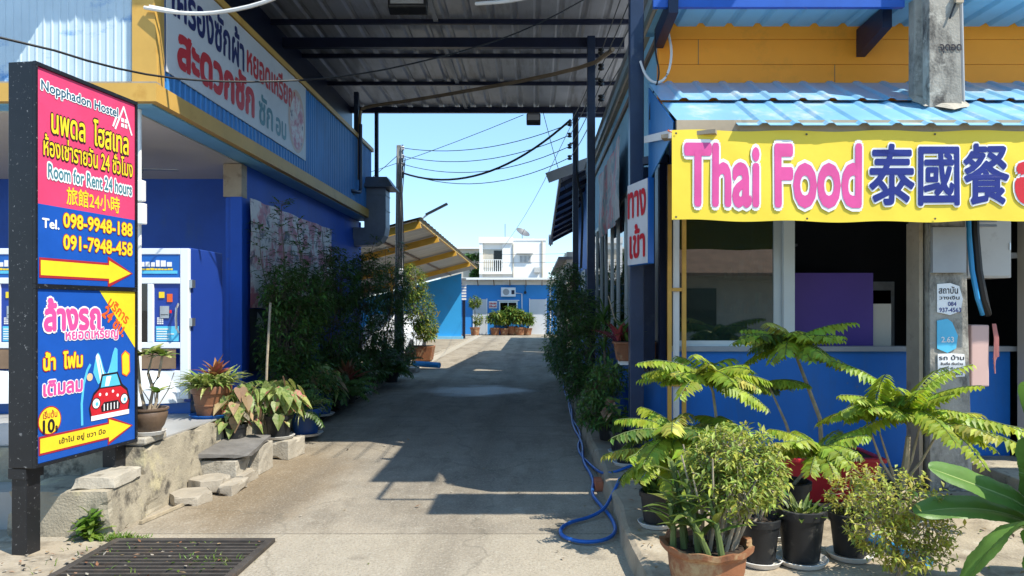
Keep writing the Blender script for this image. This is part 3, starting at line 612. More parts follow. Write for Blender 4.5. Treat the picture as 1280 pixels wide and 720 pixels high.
for z in (1.5, 1.95, 2.4): g.box(2.45, 3.4, 9.3, 9.58, z, z + .03, 'grey')
for i in range(22): x = 2.5 + (i % 11) * .082; z = 1.53 + .45 * (i // 11); g.box(x, x + U01(.04, .07), 9.35, 9.5, z, z + U01(.1, .3), random.choice(['s_orange', 'brown', 'white', 'box_grey', 's_cyan']))
g.build('shelf', fs)
g = MB(); g.sheet((1.04, 6.60, 3.66), (8, 0, 0), (0, -.66, -.345), (0, -.5, .85), 'awning_sheet', .245, .018, kind='trap')
g.sheet((1.50, 6.04, 3.333), (7.5, 0, 0), (0, -.74, -.39), (0, -.5, .85), 'awning_sheet', .245, .018); g.build('awning', fs)
g = MB(); g.box(1.06, 9, 5.36, 5.40, 2.84, 3.00, 'tan'); g.poly([(1.06, 5.36, 3.0), (1.54, 5.36, 3.0), (1.54, 6.0, 3.318), (1.06, 6.0, 3.318)], 'awning_sheet'); g.box(1.3, 9, 5.40, 5.46, 2.80, 2.86, 'navy'); g.build('awning_fascia', fs)
g = MB(); g.add([(1.045, 6.60, 3.62), (1.045, 5.42, 3.0), (1.045, 5.42, 2.92), (1.045, 6.60, 2.75), (1.055, 6.60, 3.62), (1.055, 5.42, 3.0), (1.055, 5.42, 2.92), (1.055, 6.60, 2.75)], [(0, 1, 2, 3), (7, 6, 5, 4), (0, 4, 5, 1), (3, 2, 6, 7)], 'blue_sheet'); g.build('awning_side', fs)
MB().bar((1.0, 6.5, 3.12), (1.02, 5.38, 2.90), .02, .06, 'white').build('awning_bracket', fs)
MB().bar((.98, 5.5, 2.90), (1.35, 5.33, 2.90), .10, .03, 'tan').build('awning_bracket', fs)
g = MB(); g.sheet((1.06, 5.98, 4.16), (8, 0, 0), (0, .9, .03), (0, 0, 1), 'soffit_blue', .26, .03); g.build('upper_roof', fs)
MB().box(.98, 3.05, 5.93, 5.975, 4.08, 4.2, 's_blue').build('roof_board', fs)
MB().hexa([(1.10, 5.9, 4.02), (1.18, 5.9, 4.02), (1.18, 6.6, 3.98), (1.10, 6.6, 3.98), (1.10, 5.9, 4.15), (1.18, 5.9, 4.15), (1.18, 6.6, 4.15), (1.10, 6.6, 4.15)], 'navy').build('rafter', fs)
MB().hexa([(2.95, 6.1, 3.98), (3.03, 6.1, 3.98), (3.03, 6.6, 3.90), (2.95, 6.6, 3.90), (2.95, 6.1, 4.15), (3.03, 6.1, 4.15), (3.03, 6.6, 4.15), (2.95, 6.6, 4.15)], 'navy').build('rafter', fs)
MB().bar((8.2, 6.0, 4.22), (8.0, 4.3, 4.62), .06, .06, 'navy').build('shade_strip_arm', fs); MB().bar((6.2, 6.0, 4.22), (6.2, 4.4, 4.62), .06, .06, 'navy').build('shade_strip_arm', fs)  # arms added only to carry the unseen shadow-casting strip
g = MB(); g.sheet((2.05, 3.70, 4.66), (6, 0, 0), (0, .62, 0), (0, 0, 1), 'awning_sheet', .26, .03); g.build('shade_strip', fs)  # unseen strip added overhead to cast the foreground shadow on the road
g = MB(); g.bar((2.06, 4.14, 4.66), (1.58, 4.14, 4.66), .03, .03, 'navy'); g.bar((1.58, 4.15, 4.66), (1.58, 5.0, 4.66), .03, .03, 'navy'); g.build('shade_frame', fs)  # unseen rods added to draw the edge of the road shadow
MB().box(2.43, 3.19, 6.78, 6.80, 1.22, 1.93, 'purple').build('purple_board', fs); MB().box(3.20, 3.37, 6.80, 6.83, 1.22, 1.64, 'beige').build('beige_board', fs)
# alley side of the eating place
g = MB(); g.box(XW, XW + .1, 6.72, 16.2, 3.15, 4.55, 'soffit_blue'); g.build('side_wall', fs)
g = MB(); g.box(1.20, 1.26, 6.9, 16.3, 4.55, 4.68, 'tan'); g.box(1.225, 1.26, 6.9, 16.3, 4.30, 4.36, 'brown'); g.box(1.16, 1.20, 6.9, 16.3, 4.62, 4.74, 'gutter_blue'); g.sheet((1.12, 6.7, 4.74), (6, 0, .9), (0, 9.7, 0), (0, 0, 1), 'roof_under', .3, .03); g.build('side_eave', fs)
g = MB()
for y in (6.9, 7.55, 8.15): g.box(1.20, 1.26, y, y + .10, .9, 3.15, 'navy')
g.box(1.21, 1.25, 6.95, 8.2, .9, 3.1, 'navy'); g.box(1.02, 1.18, 7.05, 7.12, 1.0, 2.98, 'navy_paint'); g.build('dark_shutter', fs)
for i in range(4):
    y = 8.9 + i * 1.8
    sw = MB(); sw.box(1.225, 1.30, y, y + .07, 1.10, 3.15, 'frame_al'); sw.box(1.225, 1.30, y + .84, y + .90, 1.10, 3.15, 'frame_al'); sw.box(1.225, 1.30, y + .07, y + 1.8, 1.10, 1.15, 'frame_al'); sw.box(1.225, 1.30, y + .07, y + 1.8, 3.09, 3.15, 'frame_al')
    sw = sw.build('side_window', fs); MB().box(1.25, 1.256, y + .07, y + 1.8, 1.15, 3.09, 'glass_side').build('pane', sw)
for x in (1.19, 1.32):
    MB().box(x, x + .035, 6.42, 6.455, .14, 2.88, 'bamboo_yellow').build('yellow_post', fs)
g = MB()
for z in (.9, 1.75, 2.6): g.box(1.225, 1.32, 6.425, 6.45, z, z + .03, 'bamboo_yellow')
g.build('yellow_rung', fs); MB().box(1.245, 1.30, 6.46, 6.48, .14, 2.85, 'white').build('door_strip', fs)

# beige neighbour with its plinth at the right edge
nb = thing('neighbour_house', 'plain beige house wall with a low concrete plinth at the right edge', 'building', (5.3, 6.4, 0))
MB().box(4.36, 9, 6.25, 6.5, .14, 3.3, 'beige').build('wall', nb); MB().box(3.82, 9, 5.45, 6.59, .14, .25, 'concrete').build('plinth', nb, bevel=.01)
MB().box(3.8, 4.36, 6.50, 6.6, 2.05, 2.1, 'grey').build('ledge', nb)

# lean-to roof building further down on the right
rb = thing('leaning_roof_house', 'shed with dark ribbed overhanging roof and grey gable board beyond the canopy', 'building', (1.6, 21, 0))
g = MB(); e0, e1 = Vector((.60, 17.0, 4.62)), Vector((.56, 25.3, 3.88)); up = Vector((2.2, 0, 1.15)); V8 = []
n = 28
for i in range(n + 1): 
    t = i / n; p = e0.lerp(e1, t); b = .05 * (i % 2); V8 += [p + Vector((0, 0, b)), p + up + Vector((0, 0, b))]
g.add(V8, [(2 * i, 2 * i + 1, 2 * i + 3, 2 * i + 2) for i in range(n)], 'roof_under'); g.add([v + Vector((0, 0, .06)) for v in V8], [(2 * i, 2 * i + 2, 2 * i + 3, 2 * i + 1) for i in range(n)], 'roof_grey'); g.build('roof', rb)
MB().bar((.30, 16.95, 4.66), (1.35, 16.95, 5.05), .05, .24, 'grey').build('gable_board', rb)
MB().bar((.60, 17.0, 4.58), (.56, 25.3, 3.84), .05, .14, 'roof_grey').build('eave_board', rb); MB().box(.48, .62, 24.0, 24.5, 3.75, 4.05, 'grey').build('gutter_box', rb)
for i in range(9): 
    t = (i + .5) / 9; p = e0.lerp(e1, t) + Vector((0, 0, -.03)); MB().bar(p, p + up, .06, .10, 'navy').build('rafter', rb)
g = MB(); g.box(1.35, 1.5, 17, 25.2, 0, 4.9, 'blue_wall'); g.build('wall', rb); MB().box(1.30, 1.35, 18.5, 20.0, 1.0, 2.6, 'frame_al').build('window', rb)
rh = thing('pale_annex', 'pale plastered annex on the right near the end of the alley', 'building', (2, 31, 0))
MB().box(1.15, 3, 25.6, 37.2, 0, 3.6, 'beige').build('wall', rh); MB().box(.85, 3.2, 25.5, 37.4, 3.32, 3.42, 'roof_grey').build('roof', rh)

# ------------------------------------------------------------------ carport on the far left
cp = thing('carport', 'open carport with sloping roof on yellow rafters and a bright blue end wall', 'carport', (-5.5, 28, 0))
def cz(x, y): return 3.80 - (y - 19) * .0105 + (x + 3.0) * .26
g = MB(); V = []; nx = 60
for i in range(nx + 1):
    t = i / nx; y = 18.8 + t * 19.2; b = .03 * (i % 2)
    V += [(-2.98, y, cz(-2.98, y) + .12 + b), (-9, y, cz(-9, y) + .12 + b)]
g.add(V, [(2 * i, 2 * i + 2, 2 * i + 3, 2 * i + 1) for i in range(nx)], 'roof_under_pale'); g.add([(a, b, c + .05) for a, b, c in V], [(2 * i, 2 * i + 1, 2 * i + 3, 2 * i + 2) for i in range(nx)], 'roof_grey'); g.build('roof', cp)
for y in (18.95, 22.5, 27.6, 33.5): MB().bar((-3.0, y, cz(-3.0, y)), (-9, y, cz(-9, y)), .10, .20, 'yellow_beam').build('rafter', cp)
for x in (-3.05, -4.4, -6.5): MB().bar((x, 18.9, cz(x, 18.9) + .10), (x, 37.9, cz(x, 37.9) + .10), .06, .06, 'yellow_beam' if x > -4 else 'brown').build('purlin', cp)
g = MB(); y = 37.4; g.hexa([(-9, y, 0), (-3.8, y, 0), (-3.8, y + .15, 0), (-9, y + .15, 0), (-9, y, cz(-9, y)), (-3.8, y, cz(-3.8, y)), (-3.8, y + .15, cz(-3.8, y)), (-9, y + .15, cz(-9, y))], 'sky_wall'); g.build('end_wall', cp)
MB().text('by', (-5.3, 37.4, 1.15), UX, UZ, (0, 0, .42, .4), [('s_yellow', 0, 1)]).build('lettering', cp)
MB().box(-9, -3.7, 37.2, 37.4, 0, .14, 'soffit_blue').build('plinth', cp)
lv = MB()
for i in range(8): lv.box(-3.78, -3.55, 37.42, 37.5, 2.02 + i * .15, 2.11 + i * .15, 'white')
lv.build('louvre', cp); MB().box(-3.75, -3.6, 37.45, 37.55, 0, 2.0, 'navy').build('doorway', cp)
for y in (19.2, 28): MB().box(-5.6, -5.5, y, y + .1, 0, cz(-5.5, y), 'yellow_beam').build('post', cp)

# ------------------------------------------------------------------ blue row house closing the alley
fb = thing('row_house', 'single storey blue house with grey doors closing the end of the alley', 'building', (-1, 43.2, 0))
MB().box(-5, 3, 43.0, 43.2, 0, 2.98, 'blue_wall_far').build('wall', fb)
MB().box(-5, 3, 42.2, 43.4, 3.28, 3.36, 'roof_grey').build('roof', fb); MB().box(-5, 3, 42.9, 43.0, 2.98, 3.28, 'white_wall').build('eave_board', fb)
g = MB()
for i in range(7): g.bar((-4.3 + i * .95, 42.25, 3.24), (-4.3 + i * .95, 42.9, 2.95), .05, .06, 'brown')
g.build('eave_strut', fb)
for x0, x1 in ((-.26, .68), (-3.62, -2.86)):
    d = MB(); d.box(x0, x1, 42.94, 43.0, .03, 2.12, 'grey_door'); d.box(x0 - .05, x0, 42.93, 43.0, .03, 2.17, 'white'); d.box(x1, x1 + .05, 42.93, 43.0, .03, 2.17, 'white'); d = d.build('door', fb)
    MB().box(x0 + .08, x0 + .13, 42.90, 42.94, 1.0, 1.1, 'steel').build('handle', d)
wd = MB(); wd.box(-2.12, -1.0, 42.95, 43.0, .85, .93, 'white'); wd.box(-2.12, -1.0, 42.95, 43.0, 1.92, 2.0, 'white'); wd.box(-2.12, -2.04, 42.95, 43.0, .93, 1.92, 'white'); wd.box(-1.08, -1.0, 42.95, 43.0, .93, 1.92, 'white'); wd.box(-1.59, -1.55, 42.95, 43.0, .93, 1.92, 'white')
wd = wd.build('window', fb); MB().box(-2.04, -1.08, 42.975, 42.98, .93, 1.92, 'glass_far').build('pane', wd); MB().box(-1.4, -1.2, 42.985, 42.995, .93, 1.92, 'tan').build('curtain', wd)
MB().box(-5, 3, 42.6, 43.0, 0, .03, 'concrete_pale').build('door_step', fb)
ac = thing('air_conditioner', 'white outdoor air conditioner unit mounted above the window of the blue house', 'air conditioner', (-1.55, 42.8, 2.2))
MB().box(-1.98, -1.12, 42.7, 43.0, 2.28, 2.82, 'enamel').build('casing', ac, bevel=.015)
g = MB(); g.disc((-1.68, 42.69, 2.55), .19, 'grey', 20, UX, UZ); g.build('fan_grille', ac); MB().box(-1.36, -1.18, 42.685, 42.70, 2.42, 2.66, 'navy').build('vent_panel', ac)
ws = thing('wall_notice', 'small white notice with red lettering on the blue house wall', 'sign', (-2.5, 42.95, 1.6))
MB().box(-2.72, -2.22, 42.96, 42.995, 1.58, 2.0, 'white').build('board', ws)
g = MB(); random.seed(2)
for r in range(2):
    for i in range(5): g.box(-2.68 + i * .088, -2.62 + i * .088, 42.95, 42.96, 1.64 + r * .17, 1.64 + r * .17 + U01(.08, .13), 's_letterred')
g.build('lettering', ws)
MB().tube([(.95, 42.9, 3.2), (.95, 42.9, .1)], .05, 'white', 8).build('downpipe', fb); MB().tube([(-1.2, 42.93, 2.5), (-.75, 42.93, 2.45), (-.72, 42.93, .6)], .03, 'white', 6).build('drain_hose', fb)
MB().box(-4.3, 2.9, 42.12, 42.2, 3.26, 3.38, 'white').build('gutter', fb); MB().box(-2.78, -2.70, 42.94, 43, 1.15, 1.3, 'white').build('switch_box', fb)
MB().box(-2.2, -.9, 42.9, 43.0, 2.02, 2.08, 'white').build('window_hood', fb)
for i, (x, lab) in enumerate(((.95, 'grey broom leaning on the blue house wall at the far right'),)): tag(MB().tube([(x + .12, 42.5, .05), (x + .2, 42.9, 1.4)], .02, 'bark_pale', 6).build('broom_stick'), lab, 'broom')
wl = MB(); wl.tube([(-.55, 42.95, 2.9), (-.55, 42.8, 2.85), (-.55, 42.8, 2.6)], .02, 'black', 6); wl.lathe((-.55, 42.8, 2.42), [(0, 0), (.08, .05), (.09, .12), (.03, .2)], 'black', 10); tag(wl.build('wall_lamp'), 'small black lamp hanging from the eave of the blue house', 'lamp')

# white house behind, its dish, and the grey one beside it
wh = thing('white_house', 'white upper storey house with balcony rising behind the blue row house', 'building', (-1.6, 55, 0))
g = MB(); g.box(-4.2, -1.7, 55.2, 60, 0, 7.0, 'white_wall'); g.box(-1.7, .85, 55.0, 60, 0, 6.85, 'white_wall'); g.box(-4.2, -3.95, 54.9, 55.2, 3.3, 6.9, 'white_wall'); g.box(-2.45, -1.7, 55.0, 55.2, 3, 6.8, 'white_wall'); g.build('wall', wh)
MB().box(-4.25, -1.65, 54.85, 60.1, 6.55, 7.02, 'white_wall').build('parapet', wh); MB().box(-1.65, .9, 54.95, 60.1, 6.75, 6.9, 'white_wall').build('parapet', wh)
MB().box(-3.95, -2.45, 55.17, 55.2, 4.3, 6.1, 'house_cream').build('balcony_door', wh); MB().box(-3.1, -2.5, 55.14, 55.17, 4.4, 6.0, 'glass_far').build('window', wh)
g = MB(); g.box(-3.95, -2.45, 54.9, 54.93, 5.25, 5.3, 'white')
for i in range(10): g.box(-3.93 + i * .155, -3.88 + i * .155, 54.9, 54.93, 4.4, 5.25, 'white')
g.build('balcony_rail', wh); MB().box(-4.2, -1.7, 54.7, 55.2, 4.18, 4.38, 'white_wall').build('balcony_slab', wh)
MB().box(-1.9, .3, 54.5, 55.1, 3.75, 3.85, 'roof_grey').build('canopy', wh)
sw = MB().box(-1.2, -.2, 54.97, 55.0, 5.05, 5.65, 'white'); sw = sw.build('window', wh); MB().box(-1.12, -.28, 54.95, 54.965, 5.11, 5.59, 'glass_far').build('pane', sw)
MB().box(-1.35, -.1, 54.6, 55.0, 5.75, 5.82, 'white').build('window_hood', wh)
MB().tube([(.6, 54.93, 6.7), (.6, 54.93, 3.3)], .06, 'house_cream', 8).build('downpipe', wh); MB().tube([(-1.62, 54.93, 6.5), (-1.62, 54.93, 3.4)], .05, 'house_cream', 8).build('downpipe', wh)
MB().box(-.02, .42, 54.7, 55, 4.3, 4.7, 'box_grey').build('wall_unit', wh); MB().tube([(-2.3, 56.5, 7.0), (-2.3, 56.5, 8.2)], .03, 'dish', 6).build('aerial', wh)
g = MB(); random.seed(14)
for i in range(9): g.box(-1.15 + i * .10, -1.10 + i * .10, 54.93, 54.945, 5.11, 5.59, 'white')
g.build('window_bars', wh)
sd = thing('satellite_dish', 'grey satellite dish on the flat roof of the white house', 'satellite dish', (-.95, 56, 6.9))
g = MB(); c = Vector((-.95, 55.8, 7.35)); ax = Vector((.5, -.55, .9)).normalized(); a = ax.cross(Vector(UZ)).normalized(); b = ax.cross(a)
V = [c]; F = []
for r in range(1, 5):
    for j in range(20): t = 2 * math.pi * j / 20; q = .58 * r / 4; V.append(c + (a * math.cos(t) + b * math.sin(t)) * q + ax * .5 * q * q)
for j in range(20): F.append((0, 1 + j, 1 + (j + 1) % 20))
for r in range(3):
    for j in range(20): F.append((1 + r * 20 + j, 1 + (r + 1) * 20 + j, 1 + (r + 1) * 20 + (j + 1) % 20, 1 + r * 20 + (j + 1) % 20))
g.add(V, F, 'dish'); g.build('dish', sd, True); MB().tube([c, c + ax * .45], .02, 'dish', 6).build('feed_arm', sd); MB().tube([(-.95, 56, 6.9), c], .03, 'dish', 6).build('mast', sd)
gh = thing('grey_house', 'distant pale grey house left of the white one', 'building', (-6.5, 66, 0))
MB().box(-8.6, -5.0, 66, 70, 0, 7.0, 'house_cream').build('wall', gh); MB().box(-6.9, -5.9, 65.95, 66, 5.1, 6.2, 'glass_far').build('window', gh); MB().box(-8.8, -4.8, 65.6, 70, 7.0, 7.15, 'white').build('roof', gh)
MB().box(-5.6, -5.2, 65.4, 66, 4.4, 6.6, 'roof_grey').build('water_tank', gh)

# houses across the street behind the camera (seen in the window glass)
oh = thing('street_house', 'cream house with tiled roof across the street, mirrored in the window glass', 'building', (3, -13, 0))
MB().box(-4, 9, -15, -12.5, 0, 3.0, 'house_cream').build('wall', oh); MB().hexa([(-4.6, -15, 2.9), (9.6, -15, 2.9), (9.6, -11.2, 2.7), (-4.6, -11.2, 2.7), (-4.6, -15, 4.9), (9.6, -15, 4.9), (9.6, -11.2, 2.8), (-4.6, -11.2, 2.8)], 'roof_tile').build('roof', oh)
for x in (-2, 1.5, 5): MB().box(x, x + 1.5, -12.5, -12.45, .8, 2.3, 'glass_far').build('window', oh)
# ================================================================== SIGNS
hs = thing('roadside_sign', 'tall black framed roadside sign with pink panel over a blue car wash panel', 'sign', (-3.2, 5.0, 0))
A = Vector((-3.20, 4.60, 0)); B = Vector((-3.06, 5.53, 0)); SU = (B - A).normalized(); SW = (B - A).length; SN = SU.cross(Vector(UZ))
MB().obox(A + Vector((0, 0, .57)) - SN * .185, SU * SW, SN * .18, Vector((0, 0, 2.61)), 'black').build('cabinet', hs, bevel=.006)
g = MB()
for z, h in ((.575, .02), (1.725, .03), (3.155, .025)): g.obox(A + Vector((0, 0, z)) - SN * .005, SU * SW, SN * .02, Vector((0, 0, h)), 'black')
for u in (0, SW - .018): g.obox(A + SU * u + Vector((0, 0, .597)) - SN * .005, SU * .018, SN * .02, Vector((0, 0, 1.126)), 'black'); g.obox(A + SU * u + Vector((0, 0, 1.757)) - SN * .005, SU * .018, SN * .02, Vector((0, 0, 1.396)), 'black')
g.build('edge_frame', hs)
for d in (.02, SW - .13):
    g = MB(); g.obox(A + SU * d - SN * .18, SU * .11, SN * .11, Vector((0, 0, .568)), 'black'); g.build('post', hs, bevel=.004)
MB().obox(A + SU * .005 - SN * .19 + Vector((0, 0, .50)), SU * .14, SN * .13, Vector((0, 0, .066)), 'black').build('bracket', hs)
W, H = SW - .036, 1.396; O = A + SU * .018 + Vector((0, 0, 1.757))
up_ = MB(); vb = .37 * H
up_.obox(O - SN * .004, SU * W, SN * .006, Vector((0, 0, vb)), 's_blue'); up_.obox(O - SN * .004 + Vector((0, 0, vb)), SU * W, SN * .006, Vector((0, 0, H - vb)), 's_pink'); up_ = up_.build('upper_panel', hs)
O2 = O + SN * .002
g = MB()
def T(t, u0, v0, u1, v1, layers, w=None, h=None): g.text(t, TO, SU, UZ, (u0 * TW, v0 * TH, u1 * TW, v1 * TH), layers)
TO, TW, TH = O2, W, H
T('Nopphadon Hostel', .04, .885, .80, .945, [('s_white', .10, 8), ('s_teal', .022, 4)])
T('นพดล  โฮสเทล', .13, .715, .92, .845, [('s_dark', .07, 8), ('s_yellow', .022, 6)])
T('ห้องเช่ารายวัน 24 ชั่วโมง', .06, .600, .97, .70, [('s_dark', .075, 8), ('s_yellow', .018, 6)])
T('Room for Rent 24 hours', .10, .50, .96, .565, [('s_white', .13, 8), ('s_tealgrey', .028, 4)])
T('旅館24小時', .27, .39, .82, .475, [('s_yellow', .018, 4)])
T('Tel.', .05, .262, .20, .305, [('s_white', .03, 4)])
T('098-9948-188', .24, .278, .965, .345, [('s_darkred', .07, 8), ('s_yellow', .03, 6)])
T('091-7948-458', .24, .172, .965, .240, [('s_darkred', .07, 8), ('s_yellow', .03, 6)])
g.build('lettering', up_)
def arrow(mb, u0, u1, v0, v1, hx, O, W, H):
    vm = (v0 + v1) / 2; hv = (v1 - v0) / 2
    def ar(e, k, z): mb.flat([(a * W, b * H) for a, b in ((u0 - e, vm - hv * .58 - e), (u0 - e, vm + hv * .58 + e), (hx - e, vm + hv * .58 + e), (hx - e, v1 + 1.8 * e), (u1 + 2 * e, vm), (hx - e, v0 - 1.8 * e), (hx - e, vm - hv * .58 - e))], O, SU, UZ, k, z)
    ar(.012, 's_darkred', .0031); ar(0, 's_yellow', .0042)
g = MB(); arrow(g, .035, .95, .015, .135, .70, O2, W, H); g.build('arrow', up_)
g = MB()
def stroke(mb, pts, wd, k, O, W, H, z=.004):
    for a, b in zip(pts, pts[1:]):
        a = Vector((a[0] * W, a[1] * H)); b = Vector((b[0] * W, b[1] * H)); n = Vector((-(b - a).y, (b - a).x)).normalized() * wd / 2; z += .00005
        e = (b - a).normalized() * wd * .25; a = a - e; b = b + e
        mb.add([Vector(O) + SU * q.x + Vector((0, 0, q.y)) + SN * z for q in (a + n, a - n, b - n, b + n)], [(0, 1, 2, 3)], k)
stroke(g, [(.77, .835), (.865, .965), (.96, .83)], .016, 's_white', O2, W, H); stroke(g, [(.745, .845), (.80, .925)], .016, 's_white', O2, W, H)
for du in (0, .04):
    for dv in (0, .028): g.flat([((.838 + du + a) * W, (.855 + dv + b) * H) for a, b in ((0, 0), (.03, 0), (.03, .021), (0, .021))], O2, SU, UZ, 's_white')
g.build('emblem', up_)
W, H = SW - .036, 1.126; O = A + SU * .018 + Vector((0, 0, .598))
lo_ = MB().obox(O - SN * .004, SU * W, SN * .006, Vector((0, 0, H)), 's_blue').build('lower_panel', hs)
O2 = O + SN * .002; TO, TW, TH = O2, W, H
g = MB(); g.flat([(.60 * W, H), (W, H), (W, .62 * H)], O2, SU, UZ, 's_yellow', .002)
CS = [1, 0, 0]
cv = lambda pts, k, z: g.flat([((CS[1] + (a - CS[1]) * CS[0]) * W, (CS[2] + (b - CS[2]) * CS[0]) * H) for a, b in pts], O2, SU, UZ, k, z)
def circ(u, v, r, k, z, n=18, sx=1): cv([(u + r * sx * math.cos(2 * math.pi * i / n), v + r * W / H * math.sin(2 * math.pi * i / n)) for i in range(n)], k, z)
g.build('corner_patch', lo_)
g = MB()
T('ล้างรถ', .07, .76, .60, .94, [('s_white', .10, 8), ('s_mag', .05, 6)])
T('หยอดเหรียญ', .26, .685, .80, .765, [('s_white', .095, 8), ('s_mag', .03, 6)])
g.build('lettering', lo_); g = MB(); T('น้ำ  โฟม', .06, .53, .42, .63, [('s_darkred', .09, 8), ('s_yellow', .04, 6)])
g.build('lettering', lo_); g = MB(); T('เติมลม', .06, .38, .42, .465, [('s_white', .09, 8), ('s_mag', .04, 6)])
g.build('lettering', lo_); g = MB(); du = (SU * .78 - Vector((0, 0, .62))).normalized(); dv = (Vector((0, 0, .78)) + SU * .62).normalized(); po = O2 + SU * .735 * W + Vector((0, 0, .965 * H))
g.text('บริการ', po, du, dv, (0, -.075, .24, -.005), [('s_orange', .03, 4)]); g.text('24 ชม.', po, du, dv, (.0, -.17, .27, -.085), [('s_orange', .045, 4)])
g.build('lettering', lo_); g = MB(); circ(.115, .235, .105, 's_darkred', .0032, 24); circ(.115, .235, .096, 's_yellow', .0038, 24)
O2b = O2; TO = O2 + SN * .0015; T('เริ่มต้น', .055, .25, .18, .295, [('s_darkred', .02, 4)]); T('10', .055, .165, .155, .24, [('s_dark', .035, 4)]); T('฿', .165, .16, .185, .20, [('s_dark', .03, 4)])
g.build('lettering', lo_)
g = MB(); arrow(g, .03, .95, .025, .17, .70, O2, W, H); g.text('เข้าไป อยู่ ขวา มือ', O2, SU, UZ, (.20 * W, .075 * H, .66 * W, .12 * H), [('s_dark', .02, 4)], .005); g.build('arrow', lo_)
CS[:] = [.88, .76, .30]
g = MB()  # cartoon wash scene: red car under a wave of water, sponge and hose
for i, (ph, k) in enumerate(((0, 's_cyan'), (.03, 's_white'), (.06, 's_cyan'))):
    cv([(.50 + ph + .02 * j, .46 + .13 * math.sin(j * .55 + i) * (1 - j / 26) + .10 * j / 12 + .05) for j in range(13)] + [(.74 + ph, .50), (.56 + ph, .42)], k, .0031 + i * .0002)
cv([(.47, .175), (.45, .26), (.50, .36), (.57, .40), (.60, .49), (.80, .495), (.86, .40), (.93, .36), (.965, .27), (.95, .18)], 's_dark', .0040)
cv([(.485, .19), (.465, .26), (.51, .345), (.58, .385), (.84, .385), (.915, .345), (.945, .265), (.93, .19)], 's_letterred', .0042)
cv([(.59, .395), (.615, .475), (.79, .48), (.835, .395)], 's_cyan', .0044); cv([(.64, .40), (.66, .47), (.72, .47), (.69, .40)], 's_white', .0045)
for u in (.535, .885): circ(u, .285, .052, 's_dark', .0046); circ(u, .285, .043, 's_white', .0048); circ(u + .008, .28, .018, 's_cyan', .005)
cv([(.60, .215), (.59, .255), (.63, .285), (.80, .285), (.835, .255), (.82, .215)], 's_dark', .0046)
for i in range(5): cv([(.625 + i * .042, .222), (.625 + i * .042, .272), (.637 + i * .042, .272), (.637 + i * .042, .222)], 's_white', .0048)
cv([(.475, .165), (.475, .20), (.95, .20), (.95, .165)], 's_white', .0046)
for u, v in ((.66, .34), (.74, .355), (.80, .32), (.58, .345)): circ(u, v, .015, 's_white', .0047, 7)
cv([(.86, .47), (.85, .62), (.90, .65), (.96, .62), (.965, .48), (.92, .45)], 's_orange', .0036); cv([(.865, .48), (.86, .61), (.90, .64), (.95, .61), (.955, .49), (.92, .46)], 's_yellow', .0038)
stroke(g, [(.42, .17), (.415, .30), (.435, .42), (.47, .50), (.50, .535)], .02, 's_cyan', O2, W, H, .0033); circ(.46, .48, .035, 's_skin', .0040)
g.build('illustration', lo_)

bn = thing('roof_banner', 'white laundry banner with red lettering and a pale round picture on the upper wall', 'banner', (-3.58, 9.1, 3.9))
x = -3.572; bo = MB().box(x - .012, x, 7.0, 11.25, 3.90, 5.03, 'vinyl_white').build('panel', bn)
g = MB(); BO = (x, 7.0, 3.91)
g.text('เครื่องซักผ้า', BO, UY, UZ, (.10, .60, 1.85, 1.05), [('s_navy', .03, 6)]); g.text('หยอดเหรียญ', BO, UY, UZ, (1.95, .56, 3.72, 1.0), [('s_letterred', .03, 6)])
g.build('lettering', bo); g = MB(); g.text('สะดวกซัก', BO, UY, UZ, (.22, .12, 2.16, .56), [('s_letterred', .05, 6)]); g.build('lettering', bo); g = MB(); g.text('ซัก', BO, UY, UZ, (2.34, .10, 2.82, .48), [('s_tealgrey', .03, 6)]); g.build('lettering', bo); g = MB(); g.text('อบ', BO, UY, UZ, (2.95, .10, 3.35, .33), [('s_tealgrey', .03, 6)]); g.build('lettering', bo)
g = MB(); g.disc((x + .003, 7.0 + 3.82, 3.88 + .52), .38, 's_circle', 28, UY, UZ, .47); g.disc((x + .004, 7.0 + 3.83, 3.88 + .5), .31, 'vinyl_faded', 28, UY, UZ, .40); g.build('picture', bo)
def cloth(O, U, V, W, H, amp, seed, k, nu=36, nv=14, sagv=.02):
    O, U, V = Vector(O), Vector(U), Vector(V); N = U.cross(V); mb = MB(); V_ = []
    for j in range(nv + 1):
        for i in range(nu + 1):
            u, v = i / nu, j / nv
            h = noise.noise(Vector((u * W * 1.6 + seed, v * H * 1.3, seed))) * amp + noise.noise(Vector((u * W * 4 + v * 2.2 + seed, v * H * 2.2, 3))) * amp * .4
            dz = -sagv * math.sin(math.pi * u) * (.4 + .6 * (1 - v)) + .006 * math.sin(u * W * 9) * (1 if j in (0, nv) else 0)
            V_.append(O + U * u * W + V * (v * H + dz) + N * h)
    F = [(j * (nu + 1) + i, j * (nu + 1) + i + 1, (j + 1) * (nu + 1) + i + 1, (j + 1) * (nu + 1) + i) for j in range(nv) for i in range(nu)]
    mb.add(V_, F, k)
    def hgt(a, b):
        u, v = a / W, b / H
        h = noise.noise(Vector((u * W * 1.6 + seed, v * H * 1.3, seed))) * amp + noise.noise(Vector((u * W * 4 + v * 2.2 + seed, v * H * 2.2, 3))) * amp * .4
        return O + U * a + V * (b - sagv * math.sin(math.pi * u) * (.4 + .6 * (1 - v))) + N * (h + .004)
    return mb, hgt
mb, _ = cloth((-3.77, 9.55, 1.60), UY, UZ, 3.9, 1.46, .05, 4, 'vinyl_faded'); tag(mb.build('faded_banner', None, True), 'faded pinkish grey vinyl banner on the blue wall behind the tall shrub', 'banner')
mb, _ = cloth((-3.77, 9.52, .75), UY, UZ, 2.6, .84, .06, 9, 'vinyl_black', 20, 10)
